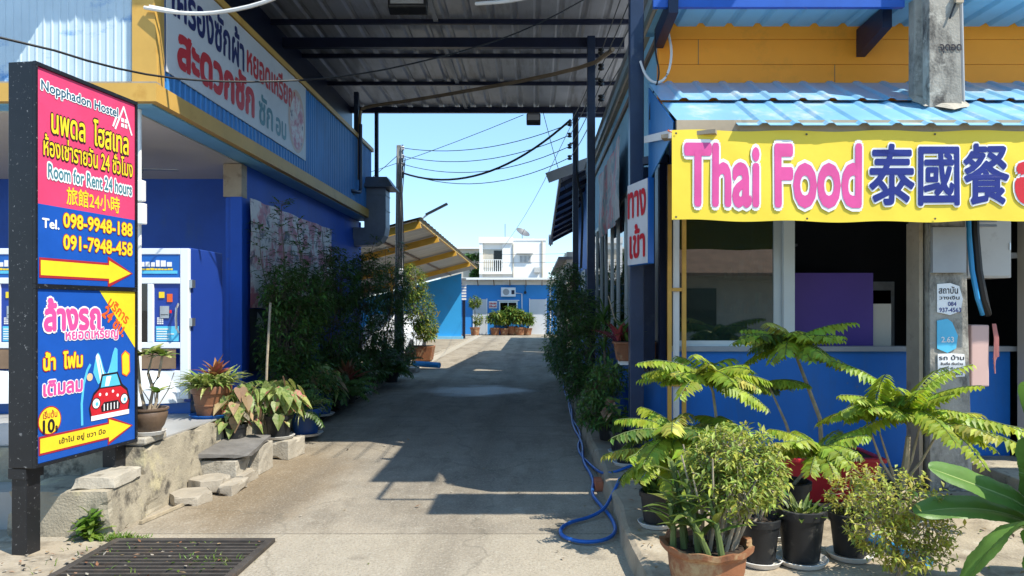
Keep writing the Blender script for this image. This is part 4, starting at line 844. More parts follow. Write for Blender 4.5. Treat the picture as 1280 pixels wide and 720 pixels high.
tp = thing('torn_banner', 'torn black vinyl sheet with a peeling grey patch under the faded banner', 'banner', (-3.8, 10.2, .7)); mb.build('sheet', tp, True)
g = MB(); g.add([(-3.77, 9.80, 1.55), (-3.75, 9.98, 1.42), (-3.76, 10.02, 1.2), (-3.77, 9.9, 1.0), (-3.77, 9.72, .86), (-3.78, 9.66, .98), (-3.77, 9.74, 1.1), (-3.76, 9.72, 1.25)], [(0, 1, 2, 7), (7, 2, 3, 6), (6, 3, 4, 5)], 'box_grey'); g.build('torn_patch', tp)

# yellow food banner hung from the awning
yb = thing('food_banner', 'long yellow vinyl food banner tied under the front edge of the blue awning', 'banner', (2.5, 5.33, 2.2))
BW, BH = 3.0, .665
mb, hg = cloth((1.02, 5.345, 2.255), UX, UZ, BW, BH, .010, 2, 'banner_yellow', 90, 22, .015); vb_ = mb.build('sheet', yb, True)
g = MB()
def ctext(t, box, layers):
    m2 = MB(); m2.text(t, (0, 0, 0), UX, UY, box, layers, 0, .0022)
    # refine long edges so the letters follow the cloth: offset by the cloth's height at every vertex
    m2.v = [tuple(hg(a, b) + Vector((0, -c * 1.0 - .003, 0))) for a, b, c in m2.v]
    off = len(g.v); g.v += m2.v; g.f += [tuple(off + i for i in f) for f in m2.f]; g.m += [g.mi(m2.mats[i]) for i in m2.m]
ctext('Thai Food', (.10, .115, 1.395, .55), [('s_white', .075, 12), ('s_mag', .034, 8)])
ctext('泰國餐', (1.465, .125, 2.49, .56), [('s_white', .05, 12), ('s_indigo', .022, 8)])
ctext('อ', (2.57, .125, 2.86, .42), [('s_white', .07, 12), ('s_letterred', .05, 8)])
g.build('lettering', vb_)
g = MB()
for u in (.03, 1.0, 1.95, 2.9):
    for v in (.02, BH - .025): p = hg(u, v) - Vector((0, .004, 0)); g.disc(p, .008, 'iron', 10, UX, UZ)
g.build('eyelet', vb_)
MB().tube([(1.03, 5.345, 2.9), (1.0, 5.40, 2.93), (1.02, 5.45, 2.95)], .004, 's_orange', 5).build('tie', yb)

es = thing('entrance_sign', 'blue framed white light box sign with red lettering on the first canopy post', 'sign', (1.0, 6.5, 2.0))
EA = Vector((.865, 6.66, 1.985)); EB = Vector((.985, 6.24, 1.985)); EU = (EB - EA).normalized(); EN = EU.cross(Vector(UZ)); EW = (EB - EA).length
MB().obox(EA - EN * .06, EU * EW, EN * .058, Vector((0, 0, .75)), 'blue_plastic').build('casing', es, bevel=.008)
fp = MB().obox(EA + EU * .006 + Vector((0, 0, .008)), EU * (EW - .012), EN * .006, Vector((0, 0, .734)), 'vinyl_white').build('face', es)
g = MB(); g.text('ทาง', EA + EN * .008, EU, UZ, (.03, .44, EW - .03, .66), [('s_letterred', .03, 6)]); g.text('เข้า', EA + EN * .008, EU, UZ, (.07, .07, EW - .05, .36), [('s_letterred', .03, 6)]); g.build('lettering', fp)
mb, _ = cloth((1.13, 12.5, 2.80), (0, -1, 0), UZ, 3.0, 1.08, .05, 6, 'vinyl_side'); tag(mb.build('picture_banner', None, True), 'faded red bordered picture banner hanging on the alley side of the eating place', 'banner')

# ================================================================== MACHINES, BOXES, DUCT
def vending(x0, x1, name_label, full=True):
    r = thing('vending_machine', name_label, 'vending machine', ((x0 + x1) / 2, 7.5, .545)); z = .545
    MB().box(x0, x1, 7.17, 7.9, z + .12, 2.20, 'machine_blue').build('cabinet', r, bevel=.01)
    MB().box(x0 + .02, x1 - .02, 7.2, 7.85, z, z + .12, 'blue_plastic').build('base', r)
    d = MB(); f = .085; zt, zb = 2.19, .70
    d.box(x0, x0 + f, 7.12, 7.17, zb, zt, 'enamel'); d.box(x1 - f, x1, 7.12, 7.17, zb, zt, 'enamel'); d.box(x0 + f, x1 - f, 7.12, 7.17, zt - .06, zt, 'enamel'); d.box(x0 + f, x1 - f, 7.12, 7.17, 1.84, 1.90, 'enamel'); d.box(x0 + f, x1 - f, 7.12, 7.17, 1.20, 1.26, 'enamel')
    xm = x0 + (x1 - x0) * .58; d.box(xm - .06, xm, 7.12, 7.17, 1.26, 1.84, 'enamel'); d.box(x0 + f, x1 - f, 7.12, 7.17, zb, .98, 'enamel'); d = d.build('door', r, bevel=.006)
    hb = MB().box(x0 + f, x1 - f, 7.13, 7.165, 1.90, 2.13, 'blue_plastic'); hb.box(x0 + f + .03, x1 - f - .03, 7.125, 7.13, 1.94, 1.97, 's_cyan')
    random.seed(4); q = x0 + f + .05
    while q < x1 - f - .09: wq = U01(.03, .05); hb.box(q, q + wq, 7.123, 7.13, 2.01, 2.01 + U01(.04, .065), 's_white'); q += wq + .014
    q = x0 + f + .04
    while q < x1 - f - .07: wq = U01(.015, .035); hb.box(q, q + wq, 7.123, 7.13, 1.975, 1.975 + U01(.012, .022), 's_yellow'); q += wq + .008
    hb.build('header_panel', r)
    MB().box(x0 + f, xm - .06, 7.145, 7.15, 1.26, 1.84, 'glass_side').build('pane', d)
    cp_ = MB().box(xm, x1 - f, 7.14, 7.165, 1.26, 1.84, 'machine_blue'); cp_.box(xm + .05, xm + .10, 7.13, 7.14, 1.70, 1.76, 's_yellow'); cp_.box(xm + .13, xm + .18, 7.13, 7.14, 1.66, 1.74, 's_orange'); cp_.box(xm + .06, xm + .15, 7.13, 7.14, 1.5, 1.62, 'steel'); cp_.box(xm + .02, x1 - f - .02, 7.13, 7.14, 1.27, 1.42, 's_cyan'); 
    for i in range(12): cp_.box(xm + .03 + (i % 3) * .022, xm + .045 + (i % 3) * .022, 7.134, 7.14, 1.44 + (i // 3) * .018, 1.452 + (i // 3) * .018, 'white')
    for i in range(5): cp_.box(xm + .03, xm + .03 + U01(.08, .17), 7.126, 7.13, 1.29 + i * .024, 1.30 + i * .024, 'white')
    cp_.box(xm + .07, xm + .14, 7.124, 7.13, 1.53, 1.537, 'black'); cp_.lathe((xm + .17, 7.12, 1.55), [(0, 0), (.012, 0), (.012, .03), (0, .03)], 's_red', 8); cp_.build('coin_panel', r)
    g_ = MB()
    for zz in (1.34, 1.52, 1.70): 
        g_.box(x0 + f + .01, xm - .08, 7.2 - .03, 7.2 - .02, zz, zz + .008, 'steel')
        for i in range(3): g_.box(x0 + f + .03 + i * .08, x0 + f + .085 + i * .08, 7.155, 7.165, zz + .01, zz + .09, ('s_cyan', 'white', 's_orange')[i])
    g_.build('shelf', r)
    MB().tube([(x1 - .10, 7.12, 1.36), (x1 - .095, 7.07, 1.40), (x1 - .095, 7.06, 1.5), (x1 - .095, 7.07, 1.6), (x1 - .10, 7.12, 1.64)], .012, 'steel', 8).build('handle', d, True)
    MB().box(x0 + f + .02, x1 - f - .04, 7.11, 7.12, 1.0, 1.19, 'brown').build('display_board', r)
    for zh in (1.42, 1.80): MB().box(x1, x1 + .03, 7.13, 7.2, zh, zh + .08, 'steel').build('hinge', d)
    b = MB(); b.lathe(((x0 + x1) / 2, 7.30, .66), [(.40, 0), (.42, .08), (.40, .2), (.34, .3), (.30, .32)], 'enamel', 32, 1.0, .62); b.build('spill_basin', r, True)
    return r
vending(-4.25, -3.42, 'white framed vending machine with blue header beside the blue wall, by the bowl planter')
vending(-5.75, -4.95, 'white framed vending machine showing only at the left edge behind the roadside sign')

pb = thing('meter_pole', 'slim white pole with two pale boxes behind the roadside sign', 'pole', (-3.78, 6.95, .5))
MB().tube([(-3.80, 6.93, .545), (-3.80, 6.93, 3.51)], .018, 'white', 8).build('pole', pb)
MB().box(-3.86, -3.73, 6.86, 6.92, 2.62, 2.82, 'white').build('box', pb, bevel=.008); MB().box(-3.87, -3.72, 6.85, 6.92, 2.40, 2.60, 'white').build('box', pb, bevel=.008)
fn = thing('ceiling_fan', 'small grey fan hanging under the porch ceiling behind the sign', 'fan', (-4.75, 8.6, 3.2))
MB().tube([(-4.75, 8.6, 3.5), (-4.75, 8.6, 3.30)], .012, 'grey', 6).build('rod', fn); MB().lathe((-4.75, 8.6, 3.20), [(0, 0), (.06, .01), (.08, .06), (.05, .1), (0, .11)], 'grey', 14).build('motor', fn, True)
for i in range(3): a = i * 2.09 + .3; MB().bar((-4.75 + .06 * math.cos(a), 8.6 + .06 * math.sin(a), 3.26), (-4.75 + .45 * math.cos(a), 8.6 + .45 * math.sin(a), 3.27), .09, .01, 'grey').build('blade', fn)
du_ = thing('exhaust_duct', 'square blue grey exhaust duct with a hood at the far end of the laundry wall', 'duct', (-3.4, 15.55, 3.0))
x0, x1, y0, y1 = -3.63, -3.17, 15.35, 15.78
g = MB(); g.box(x0, x1, y0, y1, 3.32, 4.12, 'galv'); g.box(x0 - .01, x1 + .01, y0 - .01, y1 + .01, 3.68, 3.70, 'galv'); g.box(x0 - .01, x1 + .01, y0 - .01, y1 + .01, 4.0, 4.02, 'galv')
prof = [(x1, 3.32), (x1 - .03, 3.15), (x1 - .12, 3.02), (x1 - .26, 2.95), (x0 - .25, 2.93), (x0 - .25, 3.32)]
g.add([(a, y0, b) for a, b in prof] + [(a, y1, b) for a, b in prof], [tuple(range(6))[::-1], tuple(range(6, 12))] + [(i, (i + 1) % 6, 6 + (i + 1) % 6, 6 + i) for i in range(6)], 'galv'); g.build('shaft', du_)
g = MB(); e = .19; g.hexa([(x0 - e, y0 - e, 4.16), (x1 + e, y0 - e, 4.16), (x1 + e, y1 + e, 4.16), (x0 - e, y1 + e, 4.16), (x0 - .02, y0, 4.40), (x1 + .02, y0, 4.40), (x1 + .02, y1, 4.40), (x0 - .02, y1, 4.40)], 'galv'); g.build('hood', du_)
for yy in (y0, y1 - .03): MB().box(x0, x1, yy, yy + .03, 4.12, 4.16, 'galv').build('hood_bracket', du_)
for loc, lab, rz, s in (((-1.70, 9.7, 5.62), 'black floodlight hanging under the canopy at the top edge', 0, 1.0), ((-.02, 16.3, 5.80), 'small black floodlight under the far edge of the canopy', 0, .62)):
    f = thing('floodlight', lab, 'floodlight', loc); x, y, z = loc
    MB().hexa([(x - .26 * s, y - .10 * s, z + .0), (x + .26 * s, y - .10 * s, z + .0), (x + .26 * s, y + .06, z - .06), (x - .26 * s, y + .06, z - .06), (x - .26 * s, y - .08 * s, z + .32 * s), (x + .26 * s, y - .08 * s, z + .32 * s), (x + .26 * s, y + .08, z + .24 * s), (x - .26 * s, y + .08, z + .24 * s)], 'blackp').build('housing', f, bevel=.02)
    MB().hexa([(x - .22 * s, y - .108 * s, z + .04), (x + .22 * s, y - .108 * s, z + .04), (x + .22 * s, y - .098 * s, z + .04), (x - .22 * s, y - .098 * s, z + .04), (x - .22 * s, y - .094 * s, z + .27 * s), (x + .22 * s, y - .094 * s, z + .27 * s), (x + .22 * s, y - .084 * s, z + .27 * s), (x - .22 * s, y - .084 * s, z + .27 * s)], 'grey').build('lens', f)
    MB().tube([(x - .2 * s, y, z + .15 * s), (x - .2 * s, y, z + .36 * s), (x + .2 * s, y, z + .36 * s), (x + .2 * s, y, z + .15 * s)], .012, 'blackp', 6).build('bracket', f); MB().tube([(x, y, z + .36 * s), (x, y, 6.1)], .012, 'blackp', 6).build('rod', f)

# ================================================================== POLES AND WIRES
up = thing('utility_pole', 'square stained concrete utility pole with pasted notices rising through the awning', 'utility pole', (3.3, 5.9, .14))
g = MB(); zt = 9; 
def P_(z): t = z / 9; return 3.155 - .02 * t, 3.50 - .25 * t, 5.74, 6.08 - .05 * t
for (z0, z1) in ((.14, zt),):
    a0, a1, b0, b1 = P_(z0); c0, c1, d0, d1 = P_(z1); am, cm = b0 + .10, d0 + .10; an, cn = b1 - .10, d1 - .10
    bot = [(a0, b0), (a1, b0), (a1, b1), (a0, b1), (a0, an), (a0 + .05, an - .03), (a0 + .05, am + .03), (a0, am)]; top = [(c0, d0), (c1, d0), (c1, d1), (c0, d1), (c0, cn), (c0 + .05, cn - .03), (c0 + .05, cm + .03), (c0, cm)]
    n = 30; rows = []
    for i in range(n + 1):
        t = i / n; rows += [(p[0] * (1 - t) + q[0] * t, p[1] * (1 - t) + q[1] * t, z0 + (z1 - z0) * t) for p, q in zip(bot, top)]
    g.add(rows, [(i * 8 + j, i * 8 + (j + 1) % 8, (i + 1) * 8 + (j + 1) % 8, (i + 1) * 8 + j) for i in range(n) for j in range(8)], 'pole_concrete')
g.build('shaft', up, bevel=.006)
g = MB(); random.seed(8); b_ = [(3.30 + (.22 + U01(-.04, .10)) * math.cos(i * .42), 5.9 + (.20 + U01(-.04, .08)) * math.sin(i * .42)) for i in range(15)]
g.add([(x, y, 3.30 - (5.9 - y) * .5 - .01) for x, y in b_] + [(3.3 + (x - 3.3) * .8, 5.9 + (y - 5.9) * .75, 3.33 - (5.9 - y) * .45) for x, y in b_], [(i, (i + 1) % 15, 15 + (i + 1) % 15, 15 + i) for i in range(15)] + [tuple(range(15, 30))], 'concrete_pale'); g.build('mortar_collar', up)
MB().box(3.155, 3.42, 5.70, 5.735, 1.88, 2.24, 'grey').build('metal_plate', up)
def note(lbl, x0, x1, z0, z1, k, lines, ragged=0):
    n = thing('pasted_notice', lbl, 'notice', ((x0 + x1) / 2, 5.73, z0)); random.seed(int(z0 * 100))
    P = [(x0, z0 + U01(0, ragged)), ((x0 + x1) / 2, z0 - U01(0, ragged)), (x1 - U01(0, ragged), z0 + U01(0, ragged)), (x1, (z0 + z1) / 2), (x1 - ragged * 1.5, z1 - U01(0, ragged)), ((x0 + x1) / 2, z1 + U01(0, ragged)), (x0, z1)]
    sh = MB(); sh.add([(a, 5.729, b) for a, b in P] + [(a, 5.7345, b) for a, b in P], [tuple(range(7)), tuple(range(7, 14))[::-1]] + [(i, 7 + i, 7 + (i + 1) % 7, (i + 1) % 7) for i in range(7)], k); sh = sh.build('paper', n)
    q = MB()
    for t, a, b, c, d, mk in lines: q.text(t, (x0, 5.728, z0), UX, UZ, (a * (x1 - x0), b * (z1 - z0), c * (x1 - x0), d * (z1 - z0)), [(mk, .02, 4)], .0006)
    q.build('lettering', sh)
note('torn white notice with blue phone number, uppermost paper on the concrete pole', 3.205, 3.41, 1.555, 1.79, 's_white', [('สถาบัน', .06, .68, .80, .92, 's_dark'), ('084', .42, .26, .74, .40, 's_indigo'), ('937-4563', .08, .05, .92, .20, 's_indigo'), ('วางเงิน', .08, .48, .86, .60, 's_dark')], .02)
note('torn light blue notice, middle paper on the concrete pole', 3.205, 3.37, 1.26, 1.50, 's_cyan', [('2.63', .2, .28, .8, .46, 's_white')], .03)
note('white notice with black lines of lettering, lowest paper on the concrete pole', 3.21, 3.43, 1.05, 1.235, 's_white', [('รถ บ้าน', .04, .74, .94, .95, 's_dark'), ('สินเชื่อ เงินด่วน', .1, .52, .9, .65, 's_dark'), ('อนุมัติ เร็ว ทันใจ', .06, .30, .94, .43, 's_dark'), ('081 999 0002', .1, .08, .9, .22, 's_dark')], .006)
g = MB(); g.text('จุดอด', (3.2, 5.737, 3.63), UX, UZ, (.03, 0, .2, .07), [('s_dark', .03, 4)], .003); g.build('stencil', up)
g = MB(); g.box(3.34, 3.40, 5.70, 5.737, 4.02, 4.10, 'tan'); g.tube([(3.37, 5.715, 4.3), (3.38, 5.71, 4.18), (3.37, 5.715, 4.1), (3.33, 5.72, 3.98), (3.30, 5.72, 3.9)], .008, 'black', 6); g.build('junction_clip', up)
MB().tube([(3.45, 5.80, 3.25), (3.40, 5.80, 5.6)], .018, 'grey', 8).build('conduit', up)
MB().box(3.10, 3.13, 5.80, 6.0, .14, 2.3, 'tan').build('side_board', up)
mc = thing('meter_cabinet', 'pale grey louvred metal meter cabinet on the wall right of the concrete pole', 'cabinet', (4.0, 6.3, 1.85))
MB().box(3.72, 4.12, 6.22, 6.5, 1.86, 2.46, 'box_grey').build('casing', mc, bevel=.006)
d = MB().box(3.735, 4.105, 6.205, 6.22, 1.875, 2.44, 'box_grey').build('door', mc, bevel=.004); g = MB()
for z in (2.30, 2.34): g.hexa([(3.83, 6.19, z), (3.98, 6.19, z), (3.98, 6.205, z), (3.83, 6.205, z), (3.83, 6.203, z + .022), (3.98, 6.203, z + .022), (3.98, 6.205, z + .022), (3.83, 6.205, z + .022)], 'grey')
g.build('louvre', d); MB().box(4.09, 4.10, 6.195, 6.205, 2.1, 2.16, 'steel').build('handle', d)
o = MB().box(3.61, 3.76, 5.95, 6.15, .95, 1.46, 'pink_paint').build('pink_box', bevel=.01); tag(o, 'narrow pale pink box standing behind the concrete pole', 'box')
for i in range(4):
    r = MB().tube([(3.78 + .008 * i, 5.94, 1.47), (3.79 + .01 * i, 5.93, 1.35), (3.785 + .012 * i, 5.93, 1.2), (3.80 - .006 * i, 5.94, 1.06 + .04 * i)], .005, 'pink_line', 5).build('pink_string'); tag(r, 'thin pink string hanging beside the pale pink box', 'string', 'pink strings beside the pink box')
for i, (k, lab) in enumerate((('cable', 'thick black cable bundle curving down right of the concrete pole'), ('pipe_blue', 'blue conduit curving down beside the black cable on the pole'))):
    tag(MB().tube([(3.56 - i * .05, 5.9, 3.05), (3.56 - i * .05, 5.84, 2.85), (3.55 - i * .05, 5.80, 2.2), (3.57 - i * .05, 5.79, 1.9), (3.62 - i * .05, 5.80, 1.68), (3.70 - i * .04, 5.88, 1.55)], .032 - i * .012, k, 8).build('pole_cable', None, True), lab, 'cable')
g = MB()
ep = thing('concrete_power_pole', 'slim concrete power pole with insulators standing behind the exhaust duct', 'power pole', (-3.45, 18.4, 0))
MB().hexa([(-3.58, 18.3, 0), (-3.34, 18.3, 0), (-3.34, 18.5, 0), (-3.58, 18.5, 0), (-3.51, 18.32, 5.75), (-3.40, 18.32, 5.75), (-3.40, 18.48, 5.75), (-3.51, 18.48, 5.75)], 'pole_concrete').build('shaft', ep, bevel=.01)
ZI = (5.66, 5.45, 5.25, 5.04)
for z in ZI: MB().lathe((-3.34, 18.3, z - .05), [(.02, 0), (.045, .02), (.025, .05), (.045, .08), (.02, .1)], 'white', 10).build('insulator', ep, True)
MB().box(-3.37, -3.33, 18.28, 18.32, 4.9, 5.75, 'steel').build('rack', ep)
g = MB(); random.seed(6)
for i in range(5): g.tube([(-3.48 + .05 * i, 18.27, 5.4), (-3.50 + .045 * i + U01(-.03, .03), 18.26, 4.5), (-3.49 + .045 * i, 18.27, 3.2), (-3.47 + .03 * i, 18.27, 1.2)], .012, 'cable', 5)
g.build('cable_bundle', ep); MB().box(-3.46, -3.32, 18.2, 18.3, 2.0, 2.3, 'white').build('meter_box', ep, bevel=.01); MB().box(-3.46, -3.33, 18.2, 18.3, 2.45, 2.6, 'white').build('meter_box', ep, bevel=.01)
slp = thing('street_lamp', 'slim street lamp with a long black head tilted above the carport roof', 'street lamp', (-5.0, 30.5, 0))
MB().tube([(-5.05, 30.5, 0), (-5.05, 30.5, 5.0), (-4.9, 30.5, 5.28), (-4.45, 30.5, 5.62)], .045, 'box_grey', 8).build('pole', slp, True); MB().bar((-4.6, 30.5, 5.55), (-3.68, 30.5, 6.02), .22, .09, 'blackp').build('lamp_head', slp, bevel=.02)
# insulator racks on the canopy posts
for (x, y, z0, lab) in ((.80, 16.36, 4.9, 'insulator rack with four black spools on the farthest canopy post'), (1.10, 11.9, 4.95, 'insulator rack with four black spools on the middle canopy post')):
    r = thing('insulator_rack', lab, 'insulator rack', (x, y, z0)); MB().bar((x, y, z0), (x, y, z0 + .95), .03, .03, 'iron').build('bar', r)
    MB().bar((x, y + .03, z0 + .45), (.94, y + .06, z0 + .45), .03, .03, 'iron').build('bracket', r)
    for i in range(4): MB().lathe((x, y - .02, z0 + .06 + i * .255), [(.02, 0), (.05, .01), (.05, .04), (.025, .055), (.05, .07), (.05, .10), (.02, .11)], 'black', 10).build('spool', r, True)
def smooth_path(P, it=2):
    P = [Vector(p) for p in P]
    for _ in range(it):
        Q = [P[0]]
        for a, b in zip(P, P[1:]): Q += [a.lerp(b, .25), a.lerp(b, .75)]
        P = Q + [P[-1]]
    return P
def wire(pts, r, lab, k='cable', cat='cable', grp=None, n=6): tag(MB().tube(smooth_path(pts) if len(pts) < 12 else pts, r, k, n).build('power_wire' if cat == 'wire' else 'overhead_cable', None, True), lab, cat, grp)
for i, z in enumerate(ZI):
    wire(sag((-3.34, 18.27, z), (.80, 16.32, 4.9 + .11 + (3 - i) * .255), .28 + .05 * i), .009, ('topmost', 'second', 'third', 'lowest')[i] + ' of the four thin wires from the power pole to the far canopy post', cat='wire', grp='thin wires from the power pole to the canopy post')
    wire(sag((.80, 16.32, 4.9 + .11 + (3 - i) * .255), (1.10, 11.86, 4.95 + .11 + (3 - i) * .255), .1), .009, ('topmost', 'second', 'third', 'lowest')[i] + ' of the four short wires between the two insulator racks', cat='wire', grp='wires between the insulator racks')
    wire(sag((1.10, 11.86, 4.95 + .11 + (3 - i) * .255), (1.32 + i * .07, 5.4, 5.1 + .3 * (3 - i)), .1), .009, ('topmost', 'second', 'third', 'lowest')[i] + ' of the four wires running from the middle rack toward the street', cat='wire', grp='wires from the rack toward the street')
wire(sag((-3.33, 18.25, 5.02), (.82, 16.25, 5.85), .62, 20), .026, 'thick black cable sagging from the power pole up to the canopy edge')
wire(sag((-3.33, 18.27, 5.6), (-14, 40, 6.2), .5), .009, 'thin wire running from the power pole back over the carport', cat='wire'); wire([(.2, 16.4, 6.05), (.55, 17, 4.9), (.75, 17.1, 4.4)], .008, 'thin wire slanting from the canopy edge down to the gable board', cat='wire')
wire(sag((-12, 24, 4.6), (-.25, 16.4, 6.0), .35), .007, 'thin drooping wire from the far left up to the small floodlight', cat='wire')
wire([(-6, 4.0, 3.62), (-3.71, 5.0, 3.506), (-3.24, 5.8, 3.48), (-2.77, 6.6, 3.66), (-1.96, 7.4, 3.96), (-.96, 8, 4.4), (-.07, 8.4, 4.84), (.9, 9.1, 5.65)], .009, 'thin black wire sagging from the left facade up to the right canopy post')
wire([(-3.66, 6.76, 4.42), (-3.3, 6.7, 4.34), (-2.9, 6.6, 4.30), (-2.4, 6.5, 4.36), (-1.9, 6.4, 4.55)], .018, 'white cable looping out from the yellow corner post', 'cable_white')
wire([(-3.62, 6.77, 4.44), (-3.4, 6.78, 4.40), (-3.25, 6.8, 4.37)], .012, 'short white cable stub on the yellow corner post', 'cable_white')
wire([(-.65, 8, 4.98), (-.2, 7.6, 4.84), (.3, 7.4, 4.88), (.8, 7.0, 5.2)], .02, 'white cable crossing under the canopy near the top edge', 'cable_white')
wire([(-3.55, 14.6, 4.2), (-3.55, 14.6, 5.55), (-3.48, 14.6, 5.68), (-2.2, 14.2, 5.72), (.86, 12.0, 5.58), (1.2, 11.0, 5.55)], .035, 'brown pipe crossing the alley below the canopy', 'cable_brown', 'pipe', n=8)
wire([(.99, 6.72, 3.9), (1.02, 6.6, 3.72), (1.10, 6.5, 3.62), (1.20, 6.5, 3.68), (1.25, 6.52, 3.9), (1.22, 6.55, 4.1)], .012, 'white cable loop beside the first canopy post', 'cable_white')
wire([(1.1, 6.56, 4.1), (1.09, 6.5, 3.9), (1.14, 6.5, 3.7), (1.05, 6.5, 3.5), (1.04, 6.5, 3.3)], .008, 'thin black wire dangling at the left end of the yellow wall')
wire([(.96, 16.3, 5.9), (.95, 16.25, 4.5), (1.1, 16.2, 4.1), (1.05, 16.2, 2.5)], .03, 'black conduit bending down along the farthest canopy post')
wire([(.96, 16.28, 6.0), (-.1, 25, 5.1), (-2, 45, 5.3)], .008, 'thin wire running from the canopy edge toward the white house', cat='wire')
wire(sag((-9, 50, 5.6), (7, 48, 5.5), .3), .012, 'upper thin wire crossing in front of the white house', cat='wire'); wire(sag((-9, 50, 5.0), (7, 48, 4.95), .3), .012, 'lower thin wire crossing in front of the white house', cat='wire')

# ================================================================== HOSE, PIPES, SMALL THINGS
# smooth the control polygon
def smooth_path(P, it=2):
    P = [Vector(p) for p in P]
    for _ in range(it):
        Q = [P[0]]
        for a, b in zip(P, P[1:]): Q += [a.lerp(b, .25), a.lerp(b, .75)]
        P = Q + [P[-1]]
    return P
HP = [(.62, 15.5, .03), (.55, 13.4, .03), (.60, 11.5, .03), (.50, 9.6, .03), (.57, 8.4, .03), (.49, 7.4, .03), (.55, 6.6, .03), (.48, 6.1, .03), (.46, 5.75, .035), (.52, 5.4, .03), (.52, 5.05, .03), (.42, 4.86, .03), (.26, 4.82, .03), (.13, 4.94, .03), (.12, 5.12, .03), (.20, 5.28, .03), (.36, 5.40, .03), (.48, 5.52, .06), (.55, 5.72, .10), (.62, 5.9, .155), (.72, 6.08, .165), (.85, 6.15, .165), (1.0, 6.12, .165)]
tag(MB().tube(smooth_path([(a + (.06 if b < 6 and a < .7 else 0), b, c) for a, b, c in HP]), .0135, 'hose', 8).build('garden_hose', None, True), 'blue garden hose snaking along the right kerb and looping on the concrete', 'hose')
tag(MB().tube(smooth_path([(.60, 13, .05), (.52, 10.5, .02), (.60, 9, .02), (.46, 8, .02), (.60, 7, .02), (.64, 6.3, .14), (.9, 6.6, .16)]), .0125, 'hose', 8).build('garden_hose', None, True), 'second darker stretch of blue hose lying in the gutter under the right hand plants', 'hose')
tag(MB().tube(smooth_path([(1.12, 9.2, .18), (1.1, 8.8, .7), (1.15, 8.2, .95), (1.2, 7.8, 1.0)]), .015, 'hose', 8).build('garden_hose', None, True), 'blue hose rising up the blue base wall behind the right hand plants', 'hose')
tag(MB().box(.53, .60, 6.25, 6.45, .005, .09, 'brick').build('brick', bevel=.006), 'single red brick lying against the right kerb by the hose', 'brick')
tag(MB().tube([(2.22, 4.05, .17), (2.14, 4.35, .17), (2.05, 4.7, .17)], .03, 'pipe_blue', 12).build('water_pipe', None, True), 'short piece of blue water pipe lying by the banana plant', 'pipe')
tag(MB().tube([(-3.15, 18.9, .14), (-2.45, 18.6, .12)], .075, 'pipe_blue', 14).build('drain_pipe', None, True), 'blue drain pipe lying by the terracotta trough near the carport', 'pipe')
tag(MB().box(-3.25, -2.9, 17.6, 18.2, .005, .14, 'concrete_pale').build('concrete_block', bevel=.02), 'white concrete block lying beside the blue drain pipe', 'concrete block')
kb = thing('parked_car', 'white car parked under the carport, hidden behind the plants', 'car', (-4.6, 23.4, 0))
g = MB(); S = [(-.8, .35, .45), (-.84, .8, .55), (-.8, .95, .8), (-.62, 1.38, 1.2), (.62, 1.38, 1.2), (.8, .95, .8), (.84, .8, .55), (.8, .35, .45)]
secs = [(21.6, .55, .0), (21.7, .80, .0), (22.6, .95, 0), (23.3, 1.0, 1), (24.6, 1.0, 1), (25.3, .95, .3), (25.5, .7, 0)]; V = []
for y, f, c in secs: V += [(-4.6 + x * min(1, f + .1), y, .3 + (z - .3) * (f if z < 1 else (f * .65 + .35 * c))) for x, z, _ in S]
n = len(S); g.add(V, [(i * n + j, i * n + (j + 1) % n, (i + 1) * n + (j + 1) % n, (i + 1) * n + j) for i in range(len(secs) - 1) for j in range(n)] + [tuple(range(n))[::-1], tuple((len(secs) - 1) * n + j for j in range(n))], 'enamel'); g.build('body', kb, True)
for x in (-5.35, -3.85):
    for y in (22.2, 24.7): MB().tube([(x - .09, y, .32), (x + .09, y, .32)], .32, 'black', 20).build('wheel', kb)
MB().hexa([(-5.2, 22.75, .98), (-4.0, 22.75, .98), (-4.0, 22.8, .98), (-5.2, 22.8, .98), (-5.1, 23.25, 1.30), (-4.1, 23.25, 1.30), (-4.1, 23.3, 1.30), (-5.1, 23.3, 1.30)], 'glass_far').build('windscreen', kb)
bt = thing('small_bucket', 'small dark blue plastic barrel standing against the blue base wall', 'barrel', (1.05, 8.7, .14))
MB().lathe((1.05, 8.7, .14), [(0, 0), (.16, 0), (.19, .12), (.19, .5), (.17, .52), (.17, .48), (0, .48)], 'pot_blue', 24).build('body', bt, True); MB().lathe((1.05, 8.7, .64), [(.195, 0), (.2, .03), (0, .05)], 'pot_blue', 24).build('lid', bt, True)
# ================================================================== PLANTS
def plant(name, label, cat, loc, group=None): return thing(name, label, cat, loc, group)
def finish(root, fol, st):
    if fol and fol.v: fol.build('foliage', root)
    if st and st.v: st.build('stems', root, True)
GZ = .14
